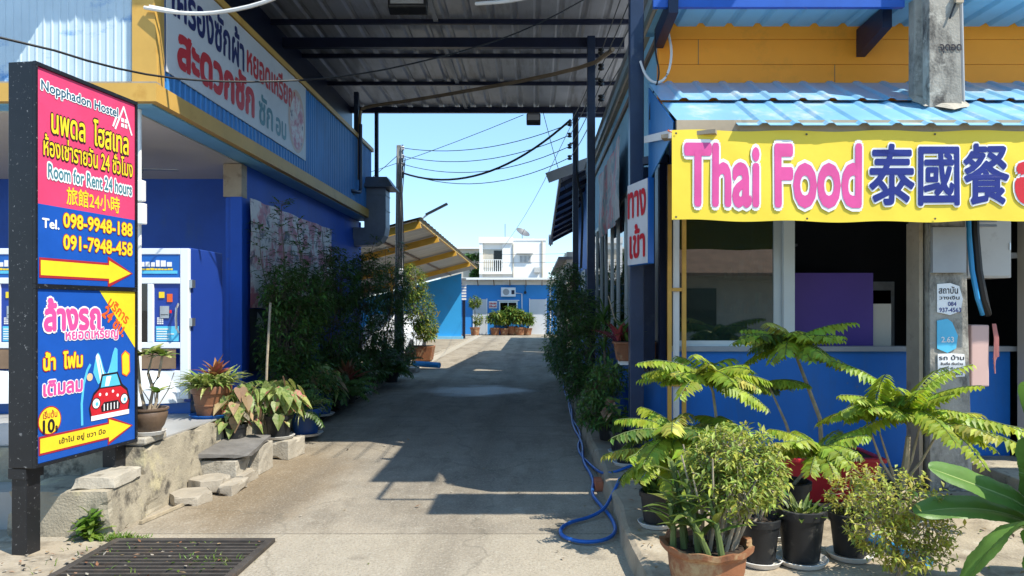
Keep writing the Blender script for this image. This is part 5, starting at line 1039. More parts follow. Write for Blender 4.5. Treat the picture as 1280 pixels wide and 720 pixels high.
# --- right foreground
r = plant('potted_bush', 'large frilled terracotta pot with a dense yellow green bush and striped cane leaves', 'potted plant', (.88, 3.68, GZ)); random.seed(21)
zt = pot(r, (.88, 3.68, GZ), .215, .27, 'terracotta', 'frill', n=54)
fol, st = MB(), MB()
shrub(fol, st, (.95, 3.70, zt), [(1.04, 3.72, .83, .24, .20, .19, 220), (.92, 3.70, .78, .17, .18, .18, 120), (1.14, 3.70, .74, .19, .16, .18, 120), (1.02, 3.60, .70, .20, .12, .16, 90)], .042, .016, 'leaf_bush', 9, .07, 'bark_pale', .3, .010, 'leaf_yellowgreen')
for i in range(16): a = i * .42; st.tube([(.93 + .10 * math.cos(a), 3.70 + .09 * math.sin(a), zt), (.97 + .15 * math.cos(a), 3.7 + .12 * math.sin(a), .55 + U01(-.05, .1)), (1.0 + .26 * math.cos(a), 3.7 + .2 * math.sin(a), .80 + U01(-.08, .1))], [.012, .008, .004], 'bark_pale', 6)
for cx, cy, h in ((.76, 3.66, .30), (.82, 3.60, .36), (.79, 3.76, .42), (.70, 3.64, .24), (.86, 3.56, .22), (.92, 3.54, .3)):
    c = Vector((cx, cy, zt)); t = c + Vector((-.07 + U01(-.05, .05), U01(-.03, .03), h)); st.tube([c, c.lerp(t, .5) + Vector((.01, 0, 0)), t], [.018, .014, .01], 'stem_green', 7)
    for i in range(9): strap(fol, c.lerp(t, .35 + .65 * i / 9), i * 2.3 + U01(0, .6), U01(.3, .9), U01(.15, .22), .042, 'leaf_cane', U01(.4, 1.0), 5)
finish(r, fol, st)
o = plant('starfruit_shrub', 'feathery plant with drooping fronds in a small black pot by the kerb edge', 'potted plant', (.82, 4.84, GZ)); random.seed(22)
zt = pot(o, (.82, 4.84, GZ), .115, .21, 'pot_black', 'plain', 'pot_white'); fol, st = MB(), MB()
SG = 'feathery plants with drooping toothed fronds'; o['group'] = SG
st.tube([(.82, 4.84, zt), (.86, 4.82, .55), (.92, 4.76, .80)], [.012, .01, .007], 'bark_pale', 7)
rosette(fol, st, (.92, 4.76, .80), 17, .46, seed=31, el=(-.1, .6)); rosette(fol, st, (.86, 4.80, .62), 9, .42, seed=32, el=(-.2, .35), az0=2, arc=5)
random.seed(5)
for i in range(16): strap(fol, (.80 + U01(-.05, .05), 4.82, zt), i * 1.3, U01(.7, 1.3), U01(.15, .25), .05, 'leaf_mid', .9, 5)
finish(o, fol, st)
o = plant('starfruit_shrub', 'feathery plant with a flat crown of toothed fronds just right of the yellow posts', 'potted plant', (1.22, 5.2, GZ), SG)
zt = pot(o, (1.25, 5.2, GZ), .13, .24, 'pot_black', 'plain', 'pot_white'); fol, st = MB(), MB()
st.tube([(1.25, 5.2, zt), (1.31, 5.16, .75), (1.27, 5.12, 1.0), (1.22, 5.10, 1.12)], [.014, .012, .01, .007], 'bark_pale', 7); rosette(fol, st, (1.22, 5.10, 1.13), 20, .52, seed=33, el=(-.05, .75)); rosette(fol, st, (1.30, 5.14, .80), 7, .36, seed=39, el=(-.3, .3)); finish(o, fol, st)
o = plant('starfruit_shrub', 'tallest feathery plant on two thin stems growing from the red tub', 'plant', (2.2, 5.55, .42), SG); fol, st = MB(), MB()
st.tube([(2.22, 5.55, .42), (2.20, 5.55, .75), (2.08, 5.53, 1.05), (1.96, 5.5, 1.34)], [.02, .017, .014, .009], 'bark_pale', 8); st.tube([(2.02, 5.5, .42), (1.92, 5.5, .72), (1.78, 5.48, 1.02)], [.013, .011, .007], 'bark_pale', 7)
rosette(fol, st, (1.95, 5.5, 1.35), 24, .55, seed=34, el=(-.15, .6), pairs=16); rosette(fol, st, (1.77, 5.48, 1.03), 5, .36, seed=35, el=(.0, .4), az0=-.6, arc=3.4); finish(o, fol, st)
o = plant('starfruit_shrub', 'wide feathery plant with long toothed fronds in front of the concrete pole', 'potted plant', (2.5, 4.95, GZ), SG)
zt = pot(o, (2.5, 4.95, GZ), .15, .22, 'pot_black', 'plain', 'pot_white'); fol, st = MB(), MB()
st.tube([(2.52, 4.95, zt), (2.55, 4.94, .55), (2.56, 4.93, .72)], [.028, .024, .016], 'bark_pale', 8)
for a, b in ((.16, .95), (.30, .85), (-.15, .75), (-.25, .86)): st.tube([(2.5, 4.95, zt), (2.5 + a * .5, 4.93, .55), (2.50 + a, 4.9, b)], [.012, .009, .005], 'bark_pale', 6)
rosette(fol, st, (2.55, 4.92, .90), 16, .60, seed=36, el=(.0, 1.0), pairs=19, curl=.8); rosette(fol, st, (2.32, 4.9, .92), 10, .46, seed=37, el=(0, 1.0), curl=.9); rosette(fol, st, (2.72, 4.9, .84), 9, .58, seed=38, el=(-.1, .5), pairs=19, az0=-1.5, arc=3.2, curl=.7); finish(o, fol, st)
o = plant('starfruit_shrub', 'smallest feathery plant leaning over the black pots before the red tub', 'potted plant', (1.78, 4.85, GZ), SG)
zt = pot(o, (1.72, 4.85, GZ), .14, .30, 'pot_black', 'plain'); fol, st = MB(), MB()
st.tube([(1.74, 4.85, zt), (1.85, 4.82, .55), (1.88, 4.78, .66)], [.012, .01, .007], 'bark_pale', 7); rosette(fol, st, (1.88, 4.78, .67), 15, .40, seed=41, el=(.0, .9)); finish(o, fol, st)
rt = thing('red_tub', 'red rectangular plastic tub standing against the blue base wall', 'tub', (2.22, 5.55, GZ))
g = MB(); a, b, c, d = 1.88, 2.58, 5.35, 5.75
g.hexa([(a + .05, c + .04, GZ), (b - .05, c + .04, GZ), (b - .05, d - .04, GZ), (a + .05, d - .04, GZ), (a, c, .47), (b, c, .47), (b, d, .47), (a, d, .47)], 'red_plastic'); g.build('body', rt, bevel=.02)
g = MB(); g.box(a - .03, b + .03, c - .03, c + .02, .45, .485, 'red_plastic'); g.box(a - .03, b + .03, d - .02, d + .03, .45, .485, 'red_plastic'); g.box(a - .03, a + .02, c + .02, d - .02, .45, .485, 'red_plastic'); g.box(b - .02, b + .03, c + .02, d - .02, .45, .485, 'red_plastic'); g.build('rim', rt, bevel=.008)
MB().box(a + .02, b - .02, c + .02, d - .02, .40, .475, 'soil').build('soil', rt)
def smallpot(label, x, y, rr, h, fn, k='pot_black', sau='pot_white', seed=1, cat='potted plant', kind='plain', z=GZ, grp=None):
    o = plant('potted_plant', label, cat, (x, y, z), grp); random.seed(seed); zt = pot(o, (x, y, z), rr, h, k, kind, sau); fol, st = MB(), MB(); fn(fol, st, x, y, zt); finish(o, fol, st); return o
def f_sprig(fol, st, x, y, z):
    for i in range(5): a = i * 1.25; st.tube([(x, y, z), (x + .05 * math.cos(a), y + .05 * math.sin(a), z + .15), (x + .10 * math.cos(a), y + .08 * math.sin(a), z + .27)], [.007, .005, .003], 'bark_pale', 5)
    shrub(fol, st, (x, y, z), [(x + .05, y, z + .22, .10, .10, .10, 12)], .05, .018, 'leaf_mid', 4, .06, 'bark_pale')
def f_succ(fol, st, x, y, z):
    for i in range(46): a = i * 2.4; q = .02 + .09 * random.random(); strap(fol, (x + q * math.cos(a), y + q * math.sin(a), z - .01), a, U01(.2, 1.3), U01(.06, .13), .032, 'leaf_lit' if i % 3 else 'leaf_varieg', .6, 4, .9, .25)
    for i in range(7): a = i * .9; st.tube([(x, y, z), (x + .05 * math.cos(a), y + .05 * math.sin(a), z + .05)], .006, 'stem_green', 5)
def f_yg(fol, st, x, y, z): shrub(fol, st, (x, y, z), [(x, y, z + .14, .17, .14, .13, 60), (x + .1, y, z + .24, .1, .1, .1, 30)], .034, .015, 'leaf_yellowgreen', 8, .07, 'bark_pale')
smallpot('black pot with a nearly bare sprig directly behind the frilled terracotta pot', 1.29, 4.12, .115, .24, f_sprig, seed=51)
smallpot('black pot of low succulent leaves on a white saucer right of the frilled terracotta pot', 1.53, 4.13, .135, .29, f_succ, seed=52)
smallpot('dark pot on a white saucer half hidden by the loose yellow green shrub', 1.85, 4.22, .12, .24, f_yg, seed=53)
def f_none(fol, st, x, y, z):
    for i in range(3): a = i * 2; st.tube([(x, y, z), (x + .02 * math.cos(a), y, z + .10)], .004, 'bark', 5)
smallpot('black pot with bare stubs standing between the succulent pot and the red tub', 1.50, 4.62, .13, .26, f_none, seed=54)
o = plant('yellow_shrub', 'loose yellow green shrub at the bottom edge before the concrete pole', 'shrub', (1.95, 3.85, GZ)); random.seed(55); fol, st = MB(), MB()
shrub(fol, st, (1.95, 3.85, GZ), [(1.95, 3.85, .58, .26, .2, .17, 130), (1.82, 3.82, .45, .18, .15, .18, 85), (2.10, 3.85, .45, .19, .16, .18, 85), (1.95, 3.78, .34, .2, .14, .14, 60), (2.05, 3.85, .28, .2, .14, .1, 30)], .036, .016, 'leaf_yellowgreen', 8, .08, 'bark_pale', .25, .008, 'leaf_bush'); finish(o, fol, st)
# banana plant
o = plant('banana_plant', 'young banana plant with broad glossy leaves at the bottom right corner', 'banana plant', (2.68, 3.75, GZ)); random.seed(56); st = MB()
st.tube([(2.68, 3.75, GZ), (2.67, 3.75, .34), (2.65, 3.74, .52)], [.055, .045, .03], 'stem_green', 12); st.build('trunk', o, True)
def paddle(pts, Wd, roll, seed):
    """broad banana blade along a path; roll turns the blade about its rib"""
    P = smooth_path(pts, 4); n = len(P); mb = MB(); V = []; rb = []
    for i, p in enumerate(P):
        t = i / (n - 1); d = (P[min(i + 1, n - 1)] - P[max(i - 1, 0)]).normalized(); s = d.cross(Vector(UZ)).normalized(); u = s.cross(d)
        s2 = s * math.cos(roll) + u * math.sin(roll); u2 = u * math.cos(roll) - s * math.sin(roll)
        wd = 0 if t < .12 else Wd * min(1, ((t - .12) / .16)) ** .6 * (1 - max(0, (t - .62) / .38) ** 2.0)
        for q in (-1, -.66, -.33, 0, .33, .66, 1):
            h = abs(q) * .28 - (abs(q) ** 2) * .22 + noise.noise(Vector((t * 9, q * 2, seed))) * .09 * abs(q) + (.012 if i % 2 else 0) * min(1, abs(q) * 3)
            V.append(p + s2 * q * wd / 2 + u2 * h * wd + d * (abs(q) * wd * .10 - (.035 * wd if abs(q) == 1 and noise.noise(Vector((t * 23, q, seed))) > .25 else 0)))
        rb.append(p + Vector((0, 0, -.004)))
    F = [(i * 7 + j, i * 7 + j + 1, (i + 1) * 7 + j + 1, (i + 1) * 7 + j) for i in range(n - 1) for j in range(6)]
    mb.add(V, F, 'leaf_banana'); lf = mb.build('leaf', o, True)
    MB().tube(rb, [.014 * (1 - .8 * i / (n - 1)) for i in range(n)], 'rib_pale', 7).build('midrib', lf, True)
paddle([(2.66, 3.75, .46), (2.50, 3.70, .60), (2.30, 3.66, .68), (1.98, 3.62, .80)], .17, .75, 1)
paddle([(2.66, 3.74, .44), (2.45, 3.72, .54), (2.20, 3.70, .58), (1.93, 3.66, .56)], .16, .55, 2)
paddle([(2.65, 3.70, .46), (2.48, 3.56, .56), (2.24, 3.44, .52), (1.98, 3.36, .27)], .26, -.55, 3)
paddle([(2.66, 3.74, .5), (2.58, 3.62, .66), (2.50, 3.55, .80), (2.46, 3.50, .96)], .26, .3, 4)
paddle([(2.68, 3.75, .5), (2.72, 3.72, .8), (2.62, 3.66, 1.10), (2.50, 3.62, 1.24)], .22, -.5, 5)
paddle([(2.66, 3.70, .46), (2.54, 3.50, .62), (2.42, 3.34, .62), (2.26, 3.22, .40)], .30, -.7, 7)
paddle([(2.68, 3.75, .5), (2.66, 3.6, .8), (2.58, 3.5, .98), (2.46, 3.46, 1.0)], .30, .9, 8)
paddle([(2.68, 3.75, .5), (2.85, 3.70, .75), (3.1, 3.66, .85), (3.3, 3.6, .75)], .3, .2, 6)
# --- wall trough and the plants along the right side of the alley
tr = thing('terracotta_trough', 'terracotta trough of red leaved plants on a ledge behind the first canopy post', 'planter', (1.05, 7.3, 1.06))
g = MB(); g.hexa([(.84, 7.18, 1.07), (1.24, 7.18, 1.07), (1.24, 7.40, 1.07), (.84, 7.40, 1.07), (.81, 7.15, 1.26), (1.26, 7.15, 1.26), (1.26, 7.43, 1.26), (.81, 7.43, 1.26)], 'terracotta'); g.box(.80, 1.27, 7.14, 7.44, 1.235, 1.262, 'terracotta'); g.build('trough', tr, bevel=.008); MB().box(.83, 1.24, 7.17, 7.41, 1.262, 1.268, 'soil').build('soil', tr)
random.seed(61); fol, st = MB(), MB()
for i in range(46): strap(fol, (U01(.80, 1.0), U01(7.2, 7.38), 1.26), U01(0, 6.28), U01(.5, 1.4), U01(.16, .34), U01(.035, .07), random.choice(['leaf_red', 'leaf_red', 'leaf_mid', 'leaf_dark']), U01(.4, 1.3), 5)
for i in range(4): st.tube([(1.05 + .05 * i, 7.3, 1.26), (1.07 + .06 * i, 7.3, 1.45), (1.10 + .05 * i, 7.28, 1.62)], .004, 'stem_green', 5)
st.tube([(.95, 7.25, 1.26), (.80, 7.2, 1.50), (.74, 7.2, 1.72)], .005, 'bark_pale', 5); finish(tr, fol, st)
MB_ = MB().box(.86, 1.26, 7.2, 7.42, 1.03, 1.068, 'white'); tag(MB_.build('wall_shelf'), 'narrow white shelf carrying the terracotta trough', 'shelf')
RG = 'plants crowding the right side of the alley'
def bed(label, name, loc, pots, blobs, LL, LW, k, per, tw, seed, extra=None, cat='shrub', ks=None, kb='bark'):
    o = plant(name, label, cat, loc, RG if loc[0] > 0 else 'plants crowding the left wall'); random.seed(seed); fol, st = MB(), MB(); z = loc[2]
    if pots: z = pot(o, loc, *pots)
    shrub(fol, st, (loc[0], loc[1], z), blobs, LL, LW, k, per, tw, kb, .25, .014, ks)
    if extra: extra(fol, st, loc[0], loc[1], z)
    finish(o, fol, st); return o
bed('low fern like green shrub spilling over the gutter before the dark barrel', 'leafy_shrub', (.84, 8.0, .14), (.15, .22, 'pot_black'), [(0.72, 8, 0.72, 0.246, 0.385, 0.236, 128), (0.62, 7.75, 0.5, 0.202, 0.275, 0.236, 99), (0.82, 7.7, 0.9, 0.224, 0.275, 0.189, 71)], .07, .024, 'leaf_mid', 8, .14, 62, ks='leaf_dark')
bed('pale leaved plant with a few drying leaves low on the right kerb', 'leafy_shrub', (.86, 7.25, .14), (.11, .2, 'pot_black', 'plain', 'pot_white'), [(0.82, 7.25, 0.55, 0.157, 0.176, 0.165, 22)], .13, .07, 'leaf_mid', 4, .1, 63, ks='leaf_dry', cat='potted plant')
smallpot('nearly empty black pot on a white saucer, closest to the first canopy post', .86, 6.72, .12, .2, f_none, seed=64)
def f_drac(fol, st, x, y, z):
    for hh, n in ((1.35, 34), (1.05, 26), (.8, 16)):
        st.tube([(x, y, z), (x - .03, y, hh)], .015, 'bark', 6)
        for i in range(n): strap(fol, (x - .03, y, hh + U01(-.05, .15)), i * 2.4, U01(.1, 1.3), U01(.4, .65), .028, random.choice(['leaf_mid', 'leaf_dark', 'leaf_mid']), U01(1.2, 2.2), 6)
smallpot('spiky potted plant with long arching strap leaves halfway along the right wall', .95, 9.5, .17, .3, f_drac, seed=65, grp=RG)
bed('dense dark shrub right of the spiky plant beneath the side windows', 'leafy_shrub', (.92, 11.3, .14), (.18, .3, 'terracotta_b'), [(0.85, 11.2, 1, 0.336, 0.55, 0.531, 185), (0.8, 11.6, 1.5, 0.314, 0.495, 0.472, 157), (0.6, 10.9, 0.5, 0.224, 0.44, 0.354, 85)], .085, .032, 'leaf_dark', 7, .16, 66, ks='leaf_mid')
bed('tall dark shrub standing near the middle canopy post on the right', 'leafy_shrub', (.85, 13.4, .14), (.18, .3, 'pot_black'), [(0.75, 13.3, 1.2, 0.392, 0.66, 0.708, 214), (0.72, 13.6, 1.9, 0.336, 0.55, 0.59, 185), (0.62, 13, 0.6, 0.336, 0.55, 0.413, 114)], .085, .034, 'leaf_dark', 7, .17, 67, ks='leaf_mid')
bed('tall leafy shrub hugging the farthest canopy post on the right', 'leafy_shrub', (.75, 16.0, .1), (.2, .3, 'pot_black'), [(0.7, 15.8, 1.3, 0.47, 0.77, 0.826, 242), (0.78, 16.2, 2.1, 0.403, 0.66, 0.59, 214), (0.55, 15.5, 0.6, 0.336, 0.66, 0.472, 128)], .09, .036, 'leaf_dark', 7, .18, 68, ks='leaf_mid')
bed('lighter green shrub at the outermost end of the right hand row', 'leafy_shrub', (.70, 19.5, .0), (.22, .3, 'pot_black'), [(0.66, 19.2, 1.2, 0.448, 0.77, 0.708, 185), (0.72, 19.8, 2.1, 0.448, 0.77, 0.708, 185), (0.5, 19, 0.6, 0.336, 0.55, 0.472, 114)], .10, .04, 'leaf_mid', 7, .18, 69, ks='leaf_lit')
# --- left side
o = plant('bowl_planter', 'brown glazed bowl with a sparse succulent tree standing on the platform corner', 'potted plant', (-3.05, 5.70, .602)); random.seed(71); fol, st = MB(), MB()
zt = pot(o, (-3.05, 5.70, .602), .135, .185, 'clay_bowl', 'bowl', 'pot_white', 'soil_red', sr=1.1)
def fleshy(p, n, L, B=1.25): 
    L = L * B
    for i in range(n): strap(fol, p, i * 2.4, U01(.1, 1.0), L * U01(.9, 1.3), L * .62, 'leaf_varieg' if i % 2 else 'leaf_lit', .7, 5, .75, .1)
for pts, n in (([(-3.05, 5.70, zt), (-3.02, 5.70, .95), (-3.05, 5.68, 1.08), (-3.01, 5.68, 1.24)], 14), ([(-3.08, 5.7, zt), (-3.12, 5.7, .95), (-3.13, 5.68, 1.22)], 10), ([(-3.03, 5.69, .97), (-2.96, 5.67, 1.06), (-2.93, 5.67, 1.22)], 13), ([(-3.02, 5.7, zt), (-2.99, 5.7, .86), (-2.98, 5.69, .93)], 5)):
    st.tube(pts, [.014, .011, .009, .006][:len(pts)], 'bark_pale', 7); fleshy(Vector(pts[-1]), n, .085)
for a in (.4, 1.9, 3.4): st.tube([(-3.0, 5.7, zt), (-3.0 + .10 * math.cos(a), 5.7 + .05 * math.sin(a), zt + .16), (-3.0 + .16 * math.cos(a), 5.7, zt + .30)], .004, 'bark_pale', 5)
finish(o, fol, st)
o = plant('potted_plant', 'ribbed terracotta pot of striped leaves and one coppery spike on a blue saucer', 'potted plant', (-3.16, 7.0, .545)); random.seed(72); fol, st = MB(), MB()
zt = pot(o, (-3.14, 7.0, .545), .185, .28, 'terracotta_b', 'band', 'blue_plastic')
for i in range(170): a = U01(0, 6.28); q = U01(.02, .16); strap(fol, (-3.14 + q * math.cos(a), 7.0 + q * math.sin(a), zt + U01(0, .06)), a + U01(-.5, .5), U01(.1, 1.2), U01(.16, .30), .04, 'leaf_varieg', U01(.6, 1.6), 5)
for i in range(22): strap(fol, (-3.07, 6.95, zt + .12), i * 2.4, U01(.5, 1.45), U01(.14, .26), .06, 'leaf_brom', .5, 5)
st.tube([(-3.07, 6.95, zt), (-3.07, 6.95, zt + .14)], .012, 'stem_green', 6); finish(o, fol, st)
def heart(mb, p, az, tilt, L, k):
    h = Vector((math.cos(az), math.sin(az), 0)); s = Vector((-math.sin(az), math.cos(az), 0)); d = h * math.cos(tilt) - Vector(UZ) * math.sin(tilt); u = s.cross(d) if s.cross(d).z > 0 else d.cross(s); p = Vector(p)
    out = [(-.18, 0), (-.30, .22), (-.18, .40), (.15, .42), (.5, .26), (1, 0)]
    c = [p + d * L * a for a in (-.12, .15, .5, 1)]
    V = [p + d * L * a + s * L * b + u * L * (.12 * b / .4 - .25 * max(a, 0) ** 2 * .6) for a, b in out] + [p + d * L * a - s * L * b + u * L * (.12 * b / .4 - .25 * max(a, 0) ** 2 * .6) for a, b in out[1:-1]] + [p + d * L * .15 - u * L * .02, p + d * L * .5 - u * L * .06]
    mb.add(V, [(0, 1, 2, 10), (10, 2, 3, 11), (11, 3, 4, 5), (0, 10, 7, 6), (10, 11, 8, 7), (11, 5, 9, 8)], k)
def f_cal(n, L0, dry=.12):
    def f(fol, st, x, y, z):
        for i in range(n):
            a = i * 2.4 + U01(-.3, .3); q = U01(.03, .26); hh = U01(.02, .34) * (1.25 - q); p = Vector((x + q * math.cos(a), y + q * math.sin(a) * .8, z + hh)); st.tube([(x, y, z), (x + q * .5 * math.cos(a), y + q * .4 * math.sin(a), z + hh * .8 + .03), p], .004, 'stem_green', 5)
            heart(fol, p, a, U01(.5, 1.45), L0 * U01(.7, 1.25), 'leaf_dry' if random.random() < dry else 'leaf_caladium')
    return f
smallpot('black pot of pink veined heart shaped leaves beside the slate slab', -2.92, 7.02, .12, .2, f_cal(48, .13, .25), seed=73, z=.275, sau=None)
tag(paver((-2.72, 7.75, .004), .25, .20, 'concrete_pale', .6, 4), 'flat concrete block under the farther pot of heart shaped leaves', 'concrete block', PG)
smallpot('black pot of large heart shaped leaves on the flat concrete block', -2.74, 7.72, .15, .22, f_cal(80, .145, .1), seed=74, z=.21)
def f_spider(n, L, k='leaf_varieg', wd=.02):
    def f(fol, st, x, y, z):
        for i in range(n): strap(fol, (x + U01(-.04, .04), y + U01(-.04, .04), z), i * 2.4, U01(.3, 1.4), L * U01(.7, 1.2), wd, k, U01(1.2, 2.2), 6)
        st.tube([(x, y, z - .02), (x, y, z + .03)], .02, 'stem_green', 6)
    return f
smallpot('dark blue pot with thin arching grassy leaves on a white saucer at the shade line', -2.78, 8.75, .19, .30, f_spider(60, .38), k='pot_blue', seed=75, z=.06, grp='plants crowding the left wall')
smallpot('pot with a coppery pink leaf rosette in the shaded bed by the left wall', -2.98, 11.4, .18, .28, lambda fol, st, x, y, z: [strap(fol, (x, y, z + .05), i * 2.4, U01(.5, 1.4), U01(.3, .5), .10, random.choice(['leaf_brom', 'leaf_dry', 'leaf_brom']), .5, 5) for i in range(34)], seed=76, z=.1, sau=None, grp='plants crowding the left wall')
for i, (x, y, lab) in enumerate(((-3.0, 10.1, 'broad leaved dark plant between the grassy pot and the coppery rosette'), (-3.05, 12.6, 'broad leaved dark plant just beyond the coppery rosette'))):
    smallpot(lab, x, y, .18, .3, f_cal(36, .22, .06) if i == 0 else f_spider(60, .5, 'leaf_dark', .05), seed=77 + i, z=.1, sau='pot_white', k='pot_blue', grp='plants crowding the left wall')
def sprig(P, n, L):
    def f(fol, st, x, y, z):
        for pts in P:
            Q = smooth_path([Vector((x, y, z))] + [Vector(p) for p in pts], 2); st.tube(Q, [.012 * (1 - .8 * i / len(Q)) for i in range(len(Q))], 'bark', 5)
            m = len(Q)
            for i in range(m // 3, m):
                for j in range(n):
                    a = U01(0, 6.28); d = Vector((math.cos(a), math.sin(a), U01(-.1, .5))); p = Q[i] + rv() * .03; st.tube([p, p + d * .10], .002, 'bark', 3, False)
                    for t in (.4, .7, 1): leaf(fol, p + d * .12 * t, d + rv() * .5, Vector(UZ), L * U01(.7, 1.2), L * .42, 'leaf_dark', .15, .2)
    return f
bed('big dark shrub with thin sprigs climbing over the faded banner', 'tall_shrub', (-3.35, 9.7, .08), None, [(-3.28, 9.6, 1.2, 0.426, 0.55, 0.701, 384), (-3.2, 10.1, 1.75, 0.403, 0.55, 0.536, 365), (-3.3, 9.4, 1.85, 0.291, 0.33, 0.382, 153), (-3.1, 9.9, 0.6, 0.448, 0.55, 0.446, 230), (-3.25, 9.2, 0.75, 0.28, 0.33, 0.382, 114)], .085, .032, 'leaf_dark', 7, .17, 81,
    sprig([[(-3.3, 9.6, 1.6), (-3.35, 9.65, 2.3), (-3.42, 9.7, 2.75), (-3.40, 9.7, 3.02)], [(-3.4, 9.4, 1.6), (-3.62, 9.5, 2.2), (-3.66, 9.6, 2.72)], [(-3.2, 9.8, 1.6), (-3.15, 9.9, 2.2), (-3.28, 9.9, 2.5)], [(-3.25, 10, 1.7), (-3.3, 10.2, 2.3), (-3.4, 10.3, 2.8)], [(-3.1, 10.2, 1.6), (-3.0, 10.4, 2.2), (-2.95, 10.5, 2.45)]], 4, .09), ks='leaf_mid')
bed('shadowy shrub under the eave in the middle of the left plant bed', 'tall_shrub', (-3.4, 11.8, .1), None, [(-3.25, 11.6, 1.2, 0.426, 0.66, 0.701, 365), (-3.3, 12.1, 2.05, 0.403, 0.66, 0.573, 326), (-3.1, 11.9, 0.6, 0.448, 0.66, 0.446, 211)], .09, .034, 'leaf_dark', 7, .17, 82, sprig([[(-3.3, 11.7, 1.8), (-3.42, 11.7, 2.4), (-3.45, 11.7, 2.85)], [(-3.2, 12, 1.8), (-3.3, 12.1, 2.6)]], 4, .09))
bed('shadowy shrub between the middle one and the exhaust duct', 'tall_shrub', (-3.4, 13.8, .1), None, [(-3.25, 13.6, 1.2, 0.448, 0.66, 0.765, 365), (-3.3, 14.1, 2.15, 0.403, 0.66, 0.637, 326), (-3.1, 13.9, 0.6, 0.448, 0.66, 0.446, 211)], .09, .034, 'leaf_dark', 7, .17, 83, sprig([[(-3.2, 13.7, 1.8), (-3.2, 13.9, 2.5), (-3.1, 14, 2.95)]], 4, .09))
bed('dark shrub below the exhaust duct at the sunny end of the left wall', 'tall_shrub', (-3.35, 15.8, .1), None, [(-3.2, 15.7, 1.2, 0.47, 0.66, 0.828, 384), (-3.2, 16.2, 2.05, 0.426, 0.55, 0.637, 346), (-3, 15.9, 0.6, 0.392, 0.66, 0.51, 230)], .09, .034, 'leaf_dark', 7, .17, 84, sprig([[(-3.1, 15.7, 1.9), (-3.0, 15.8, 2.6), (-2.9, 15.8, 3.0)], [(-3.3, 16, 2), (-3.35, 16.2, 2.9)]], 4, .09), ks='leaf_mid')
bed('sunlit pale green shrub behind the duct beside the concrete power pole', 'tall_shrub', (-3.3, 19.6, .0), None, [(-3.15, 19.7, 1.6, 0.448, 0.55, 0.637, 288), (-3.35, 19.7, 2.3, 0.448, 0.55, 0.573, 249), (-2.95, 19.8, 1.1, 0.336, 0.55, 0.446, 153)], .10, .036, 'leaf_lit', 7, .18, 85, ks='leaf_yellowgreen')
tr = thing('terracotta_trough', 'terracotta trough with an olive shrub in the sun near the carport', 'planter', (-3.05, 20.0, 0)); random.seed(86); fol, st = MB(), MB()
g = MB(); g.hexa([(-3.36, 19.7, .15), (-2.84, 19.7, .15), (-2.84, 20.2, .15), (-3.36, 20.2, .15), (-3.42, 19.64, .55), (-2.78, 19.64, .55), (-2.78, 20.26, .55), (-3.42, 20.26, .55)], 'terracotta'); g.box(-3.34, -2.86, 19.72, 20.18, 0, .15, 'concrete_pale'); g.build('trough', tr, bevel=.02); MB().box(-3.38, -2.82, 19.68, 20.22, .551, .556, 'soil').build('soil', tr)
shrub(fol, st, (-3.05, 20, .55), [(-3.05, 20, .95, .42, .35, .26, 130)], .07, .028, 'leaf_yellowgreen', 8, .12, 'bark', ks='leaf_bush'); finish(tr, fol, st)
sp_ = MB().tube([(-3.02, 8.05, .06), (-3.0, 8.08, 1.0), (-2.97, 8.1, 1.66)], .014, 'bark_pale', 7).build('garden_stake', None, True); tag(sp_, 'thin pale garden stake standing before the big dark shrub', 'stake')
# weed and tufts by the grate
o = plant('weed_plant', 'bright green weed growing from the pavement beside the drain grate', 'weed', (-3.08, 5.0, .006)); random.seed(91); fol, st = MB(), MB()
for i in range(60): 
    t = i / 60; p = Vector((-3.08 + U01(-.03, .03), 4.97 + U01(-.03, .03), .01 + .20 * t * random.random())); strap(fol, p, i * 2.4, U01(.0, 1.2), U01(.09, .16) * (1.1 - .4 * t), .055, 'leaf_weed', U01(.4, 1.2), 5, .7, .12)
st.tube([(-3.08, 4.97, 0), (-3.07, 4.97, .2)], .008, 'stem_green', 6); finish(o, fol, st)
g = MB(); random.seed(92)
for i in range(420):
    if i < 260: x, y = -2.86 + random.gauss(0, .10), 4.96 + random.gauss(0, .03)
    elif i < 340: x, y = -2.0 + random.gauss(0, .10), 4.5 + random.gauss(0, .05)
    else: x, y = U01(-3.1, -1.9), U01(4.0, 4.9)
    strap(g, (x, y, .008), U01(0, 6.28), U01(.5, 1.4), U01(.025, .06), .008, 'leaf_weed', .8, 3)
tag(g.build('grass'), 'sparse grass sprouting round the drain grate', 'grass', None, 'stuff')
g = MB(); random.seed(93)
for i in range(420):
    s_ = random.random()
    if s_ < .6: x, y, z = U01(.66, 3.4), U01(3.3, 6.4), .144
    elif s_ < .72: x, y, z = U01(.40, .60), U01(4, 14), .008
    elif s_ < .86: x, y, z = U01(-2.7, .5), U01(3, 14), .006
    else: x, y, z = -3.3 + U01(0, .5), U01(4, 5), .009
    leaf(g, Vector((x, y, z + U01(0, .008))), Vector((U01(-1, 1), U01(-1, 1), U01(0, .2))), Vector(UZ), U01(.02, .06), U01(.01, .03), random.choice(['leaf_dry', 'leaf_dry', 'leaf_lit', 'soil', 'paver']), .15, 0)
tag(g.build('leaf_litter'), 'dry leaves and crumbs scattered over the pavement', 'leaf litter', None, 'stuff')
def f_fern(n, L, k='leaf_mid'):
    def f(fol, st, x, y, z):
        for i in range(n): frond(fol, st, Vector((x + U01(-.12, .12), y + U01(-.2, .2), z)), i * 2.4, U01(.5, 1.35), L * U01(.7, 1.15), k, 18, .085, 1.5)
        for _ in range(3): st.tube([(x, y, z - .02), (x + U01(-.1, .1), y, z + .06)], .012, 'stem_green', 5)
    return f
LG = 'plants crowding the left wall'
